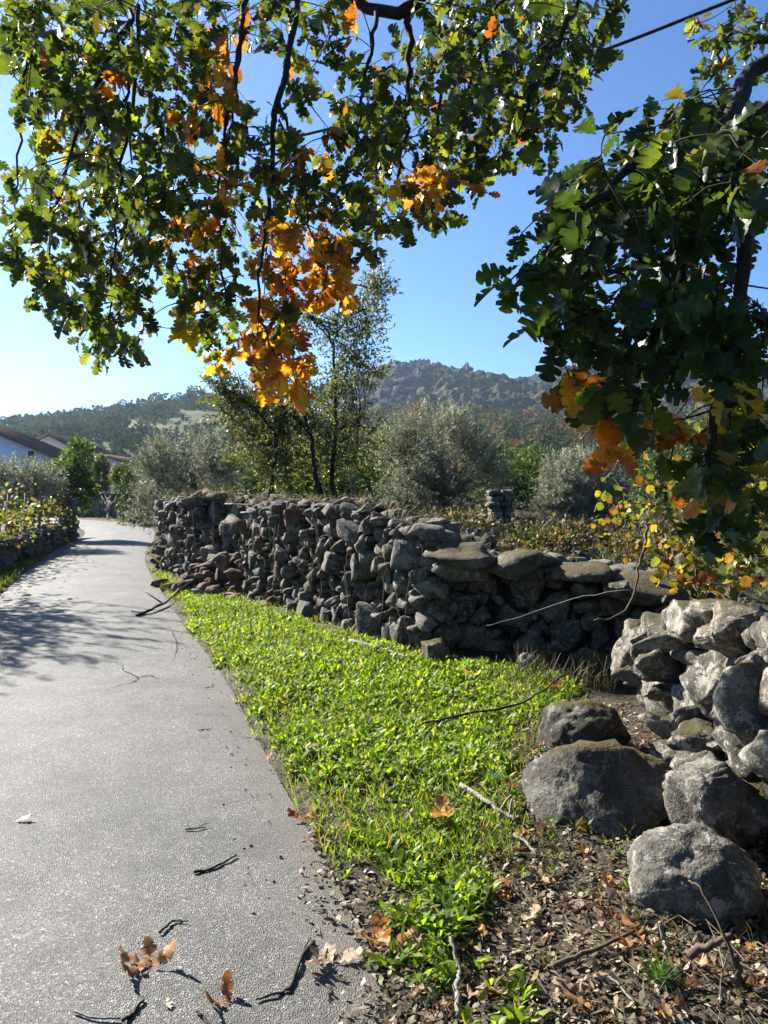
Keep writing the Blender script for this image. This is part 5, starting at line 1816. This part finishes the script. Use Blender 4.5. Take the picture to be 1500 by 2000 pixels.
# woods on both hills
def crown_cloud(P, Rr, cols, per=70, leaf=.42):
    n = len(P)
    u = rdir(n * per)
    r = np.repeat(Rr, per)
    c = np.repeat(P, per, 0)
    bumpy_ = .75 + .5 * vnoise(u[:, 0] * 2.5 + c[:, 0], u[:, 2] * 2.5 + c[:, 1], 5)
    p = c + u * (r * bumpy_ * rng.uniform(.75, 1.05, n * per))[:, None] * np.array([1, 1, 1.05]) + np.column_stack([np.zeros((n * per, 2)), r * .85])
    V, Q = quad_leaves(p, unit(np.cross(u, rdir(n * per)) + u * .3), u + rng.normal(0, .5, u.shape), r * leaf * rng.uniform(.7, 1.4, n * per), r * leaf * .9)
    col = np.repeat(np.repeat(pick_cols(cols, n, .25), per, 0) * rng.uniform(.75, 1.25, (n * per, 1)), 4, 0)
    return V, Q, col


WOOD = [((.035, .06, .02), 3), ((.05, .075, .022), 3), ((.08, .095, .03), 2), ((.11, .11, .03), .6)]
n = 1900
X = rng.uniform(-330, 0, n); Y = 120 + 345 * rng.random(n) ** .75
t = (Y - 110) / 340
meadow = (vfbm(X * .012, Y * .03, 121, 3) + .12 * np.exp(-((t - .62) / .10) ** 2)) > .62
k = ~meadow | (rng.random(n) < .12)
X, Y = X[k], Y[k]
V, Q, Cc = crown_cloud(np.column_stack([X, Y, left_z(X, Y) - .6]), rng.uniform(1.6, 3.6, len(X)), WOOD, 52, .58)
tag(obj('woodland', mesh_np('woodland', V, Q, M['forest'], Cc)), 'far woodland over the low hill on the left', 'woodland', kind='stuff')
n = 2600
Y = 135 + 480 * rng.random(n) ** .8
X = rng.uniform(-.45, .52, n) * Y
zz, cg = castle_z(X, Y)
k = (rng.random(n) < .95 - 1.1 * cg)
X, Y, zz = X[k], Y[k], zz[k]
rust = [((.26, .12, .04), 2), ((.18, .13, .04), 2), ((.17, .16, .04), 1.5)]
V, Q, Cc = crown_cloud(np.column_stack([X, Y, zz - .6]), rng.uniform(1.5, 3.4, len(X)), WOOD + rust, 50, .55)
tag(obj('woodland', mesh_np('woodland', V, Q, M['forest'], Cc)), 'far woodland with rusty trees on the slope below the crag', 'woodland', kind='stuff')
# skyline trees on the low hill
sk = [(305, 795, 447, 4.6, 'round tree on the low hill skyline beside the pale roofs'), (383, 788, 440, 5.2, 'bushy tree on the low hill skyline nearest the leaning tree'), (240, 803, 448, 3.6, 'small skyline tree left of the round one'), (195, 806, 448, 2.6, 'smallest skyline tree above the gabled roof'), (350, 795, 445, 3.4, 'low skyline tree between the two larger ones')]
for x, y, d, r, lab in sk:
    X = (x - 750) / F * d
    zb = float(left_z(np.array([X]), np.array([d]))[0])
    root = empty('hill_tree', (X, d, zb), lab, 'tree', 'skyline trees on the low hill')
    MB().tube([(X, d, zb - .5), (X, d, zb + r)], .3, 5).build('trunk', M['bark'], root)
    V, Q, Cc = crown_cloud(np.array([[X, d, zb + .6]]), np.array([r]), WOOD[:2], 260, .3)
    obj('crown', mesh_np('crown', V, Q, M['forest'], Cc), root)
# pale roofs on that skyline
for x, d, w, lab in ((272, 455, 9, 'pale long building on the low hill skyline'), (335, 456, 12, 'whitish building between skyline trees')):
    X = (x - 750) / F * d
    zb = float(left_z(np.array([X]), np.array([d]))[0])
    root = empty('far_house', (X, d, zb), lab, 'house', 'pale buildings on the skyline')
    MB().box((X, d, zb + 1.6), (w, 6, 4.2)).build('wall', M['plaster'], root)
    V = [(X - w / 2 - .4, d - 3.4, zb + 3.72), (X + w / 2 + .4, d - 3.4, zb + 3.72), (X + w / 2 + .4, d + 3.4, zb + 3.72), (X - w / 2 - .4, d + 3.4, zb + 3.72), (X - w / 2, d, zb + 5.2), (X + w / 2, d, zb + 5.2)]
    MB().add(V, Q=[[0, 1, 5, 4], [2, 3, 4, 5], [3, 2, 1, 0]], T=[[1, 2, 5], [3, 0, 4]]).build('roof', M['plaster_pink'], root)

# castle ruins on the crag
M['castle'] = plain_mat('castle_masonry', (.26, .21, .17), (.42, .36, .30), .6, .95, .6, .3)
yC = 690.0


def ruin(px0, px1, ytop, label, teeth, steps=None):
    x0, x1 = (px0 - 750) / F * yC, (px1 - 750) / F * yC
    zt = at(750, ytop, yC).z
    cx = (x0 + x1) / 2
    zb = float(castle_z(np.array([cx]), np.array([yC]))[0][0]) - 6
    root = empty('castle_ruin', (cx, yC, zb), label, 'castle')
    mb = MB()
    w = x1 - x0
    prof = steps or [1, 1, 1, 1]
    m = len(prof)
    for k, p in enumerate(prof):
        mb.box((x0 + (k + .5) * w / m, yC + 3 + .01 * k, zb + (zt - zb) * (.5 * p)), (w / m, 7 + .05 * k, (zt - zb) * p))
    mb.build('wall', M['castle'], root)
    for k in range(teeth):
        MB().box((x0 + (k + .5) * w / teeth, yC + .4, zb + (zt - zb) * prof[min(m - 1, int((k + .5) / teeth * m))] + .55), (w / teeth * .55, 1.0, 1.3)).build('merlon', M['castle'], root)
    return root


ruin(764, 784, 712, 'small square castle tower on the ridge', 3)
ruin(798, 840, 703, 'broken castle wall with stepped top on the highest crag', 5, [.86, .92, .97, 1.0, .98, .96])

# ------------------------------------------------------------------ cable
pts = [A3(1560, -52, 9), A3(1400, 12, 9.5), A3(1165, 103, 10.2), A3(900, 190, 11.3), A3(600, 262, 12.5), A3(300, 340, 14), A3(0, 430, 16), A3(-500, 520, 20)]
tag(MB().tube(curve(pts, 60), .021, 6).build('overhead_cable', M['cable'], None, True), 'black overhead cable crossing the blue sky behind the oak leaves', 'cable')

# ------------------------------------------------------------------ haze
hz = MB().box((0, 690, 100), (2900, 1500, 204))
m = bpy.data.materials.new('haze'); m.use_nodes = True
t = m.node_tree
t.nodes.remove(t.nodes['Principled BSDF'])
pv = t.nodes.new('ShaderNodeVolumePrincipled')
pv.inputs['Color'].default_value = (.55, .76, 1.0, 1)
pv.inputs['Density'].default_value = 0.00013
pv.inputs['Anisotropy'].default_value = 0.5
t.links.new(pv.outputs[0], t.nodes['Material Output'].inputs['Volume'])
o = hz.build('haze', m)
tag(o, 'thin blue autumn haze filling the valley air', 'haze', kind='stuff')
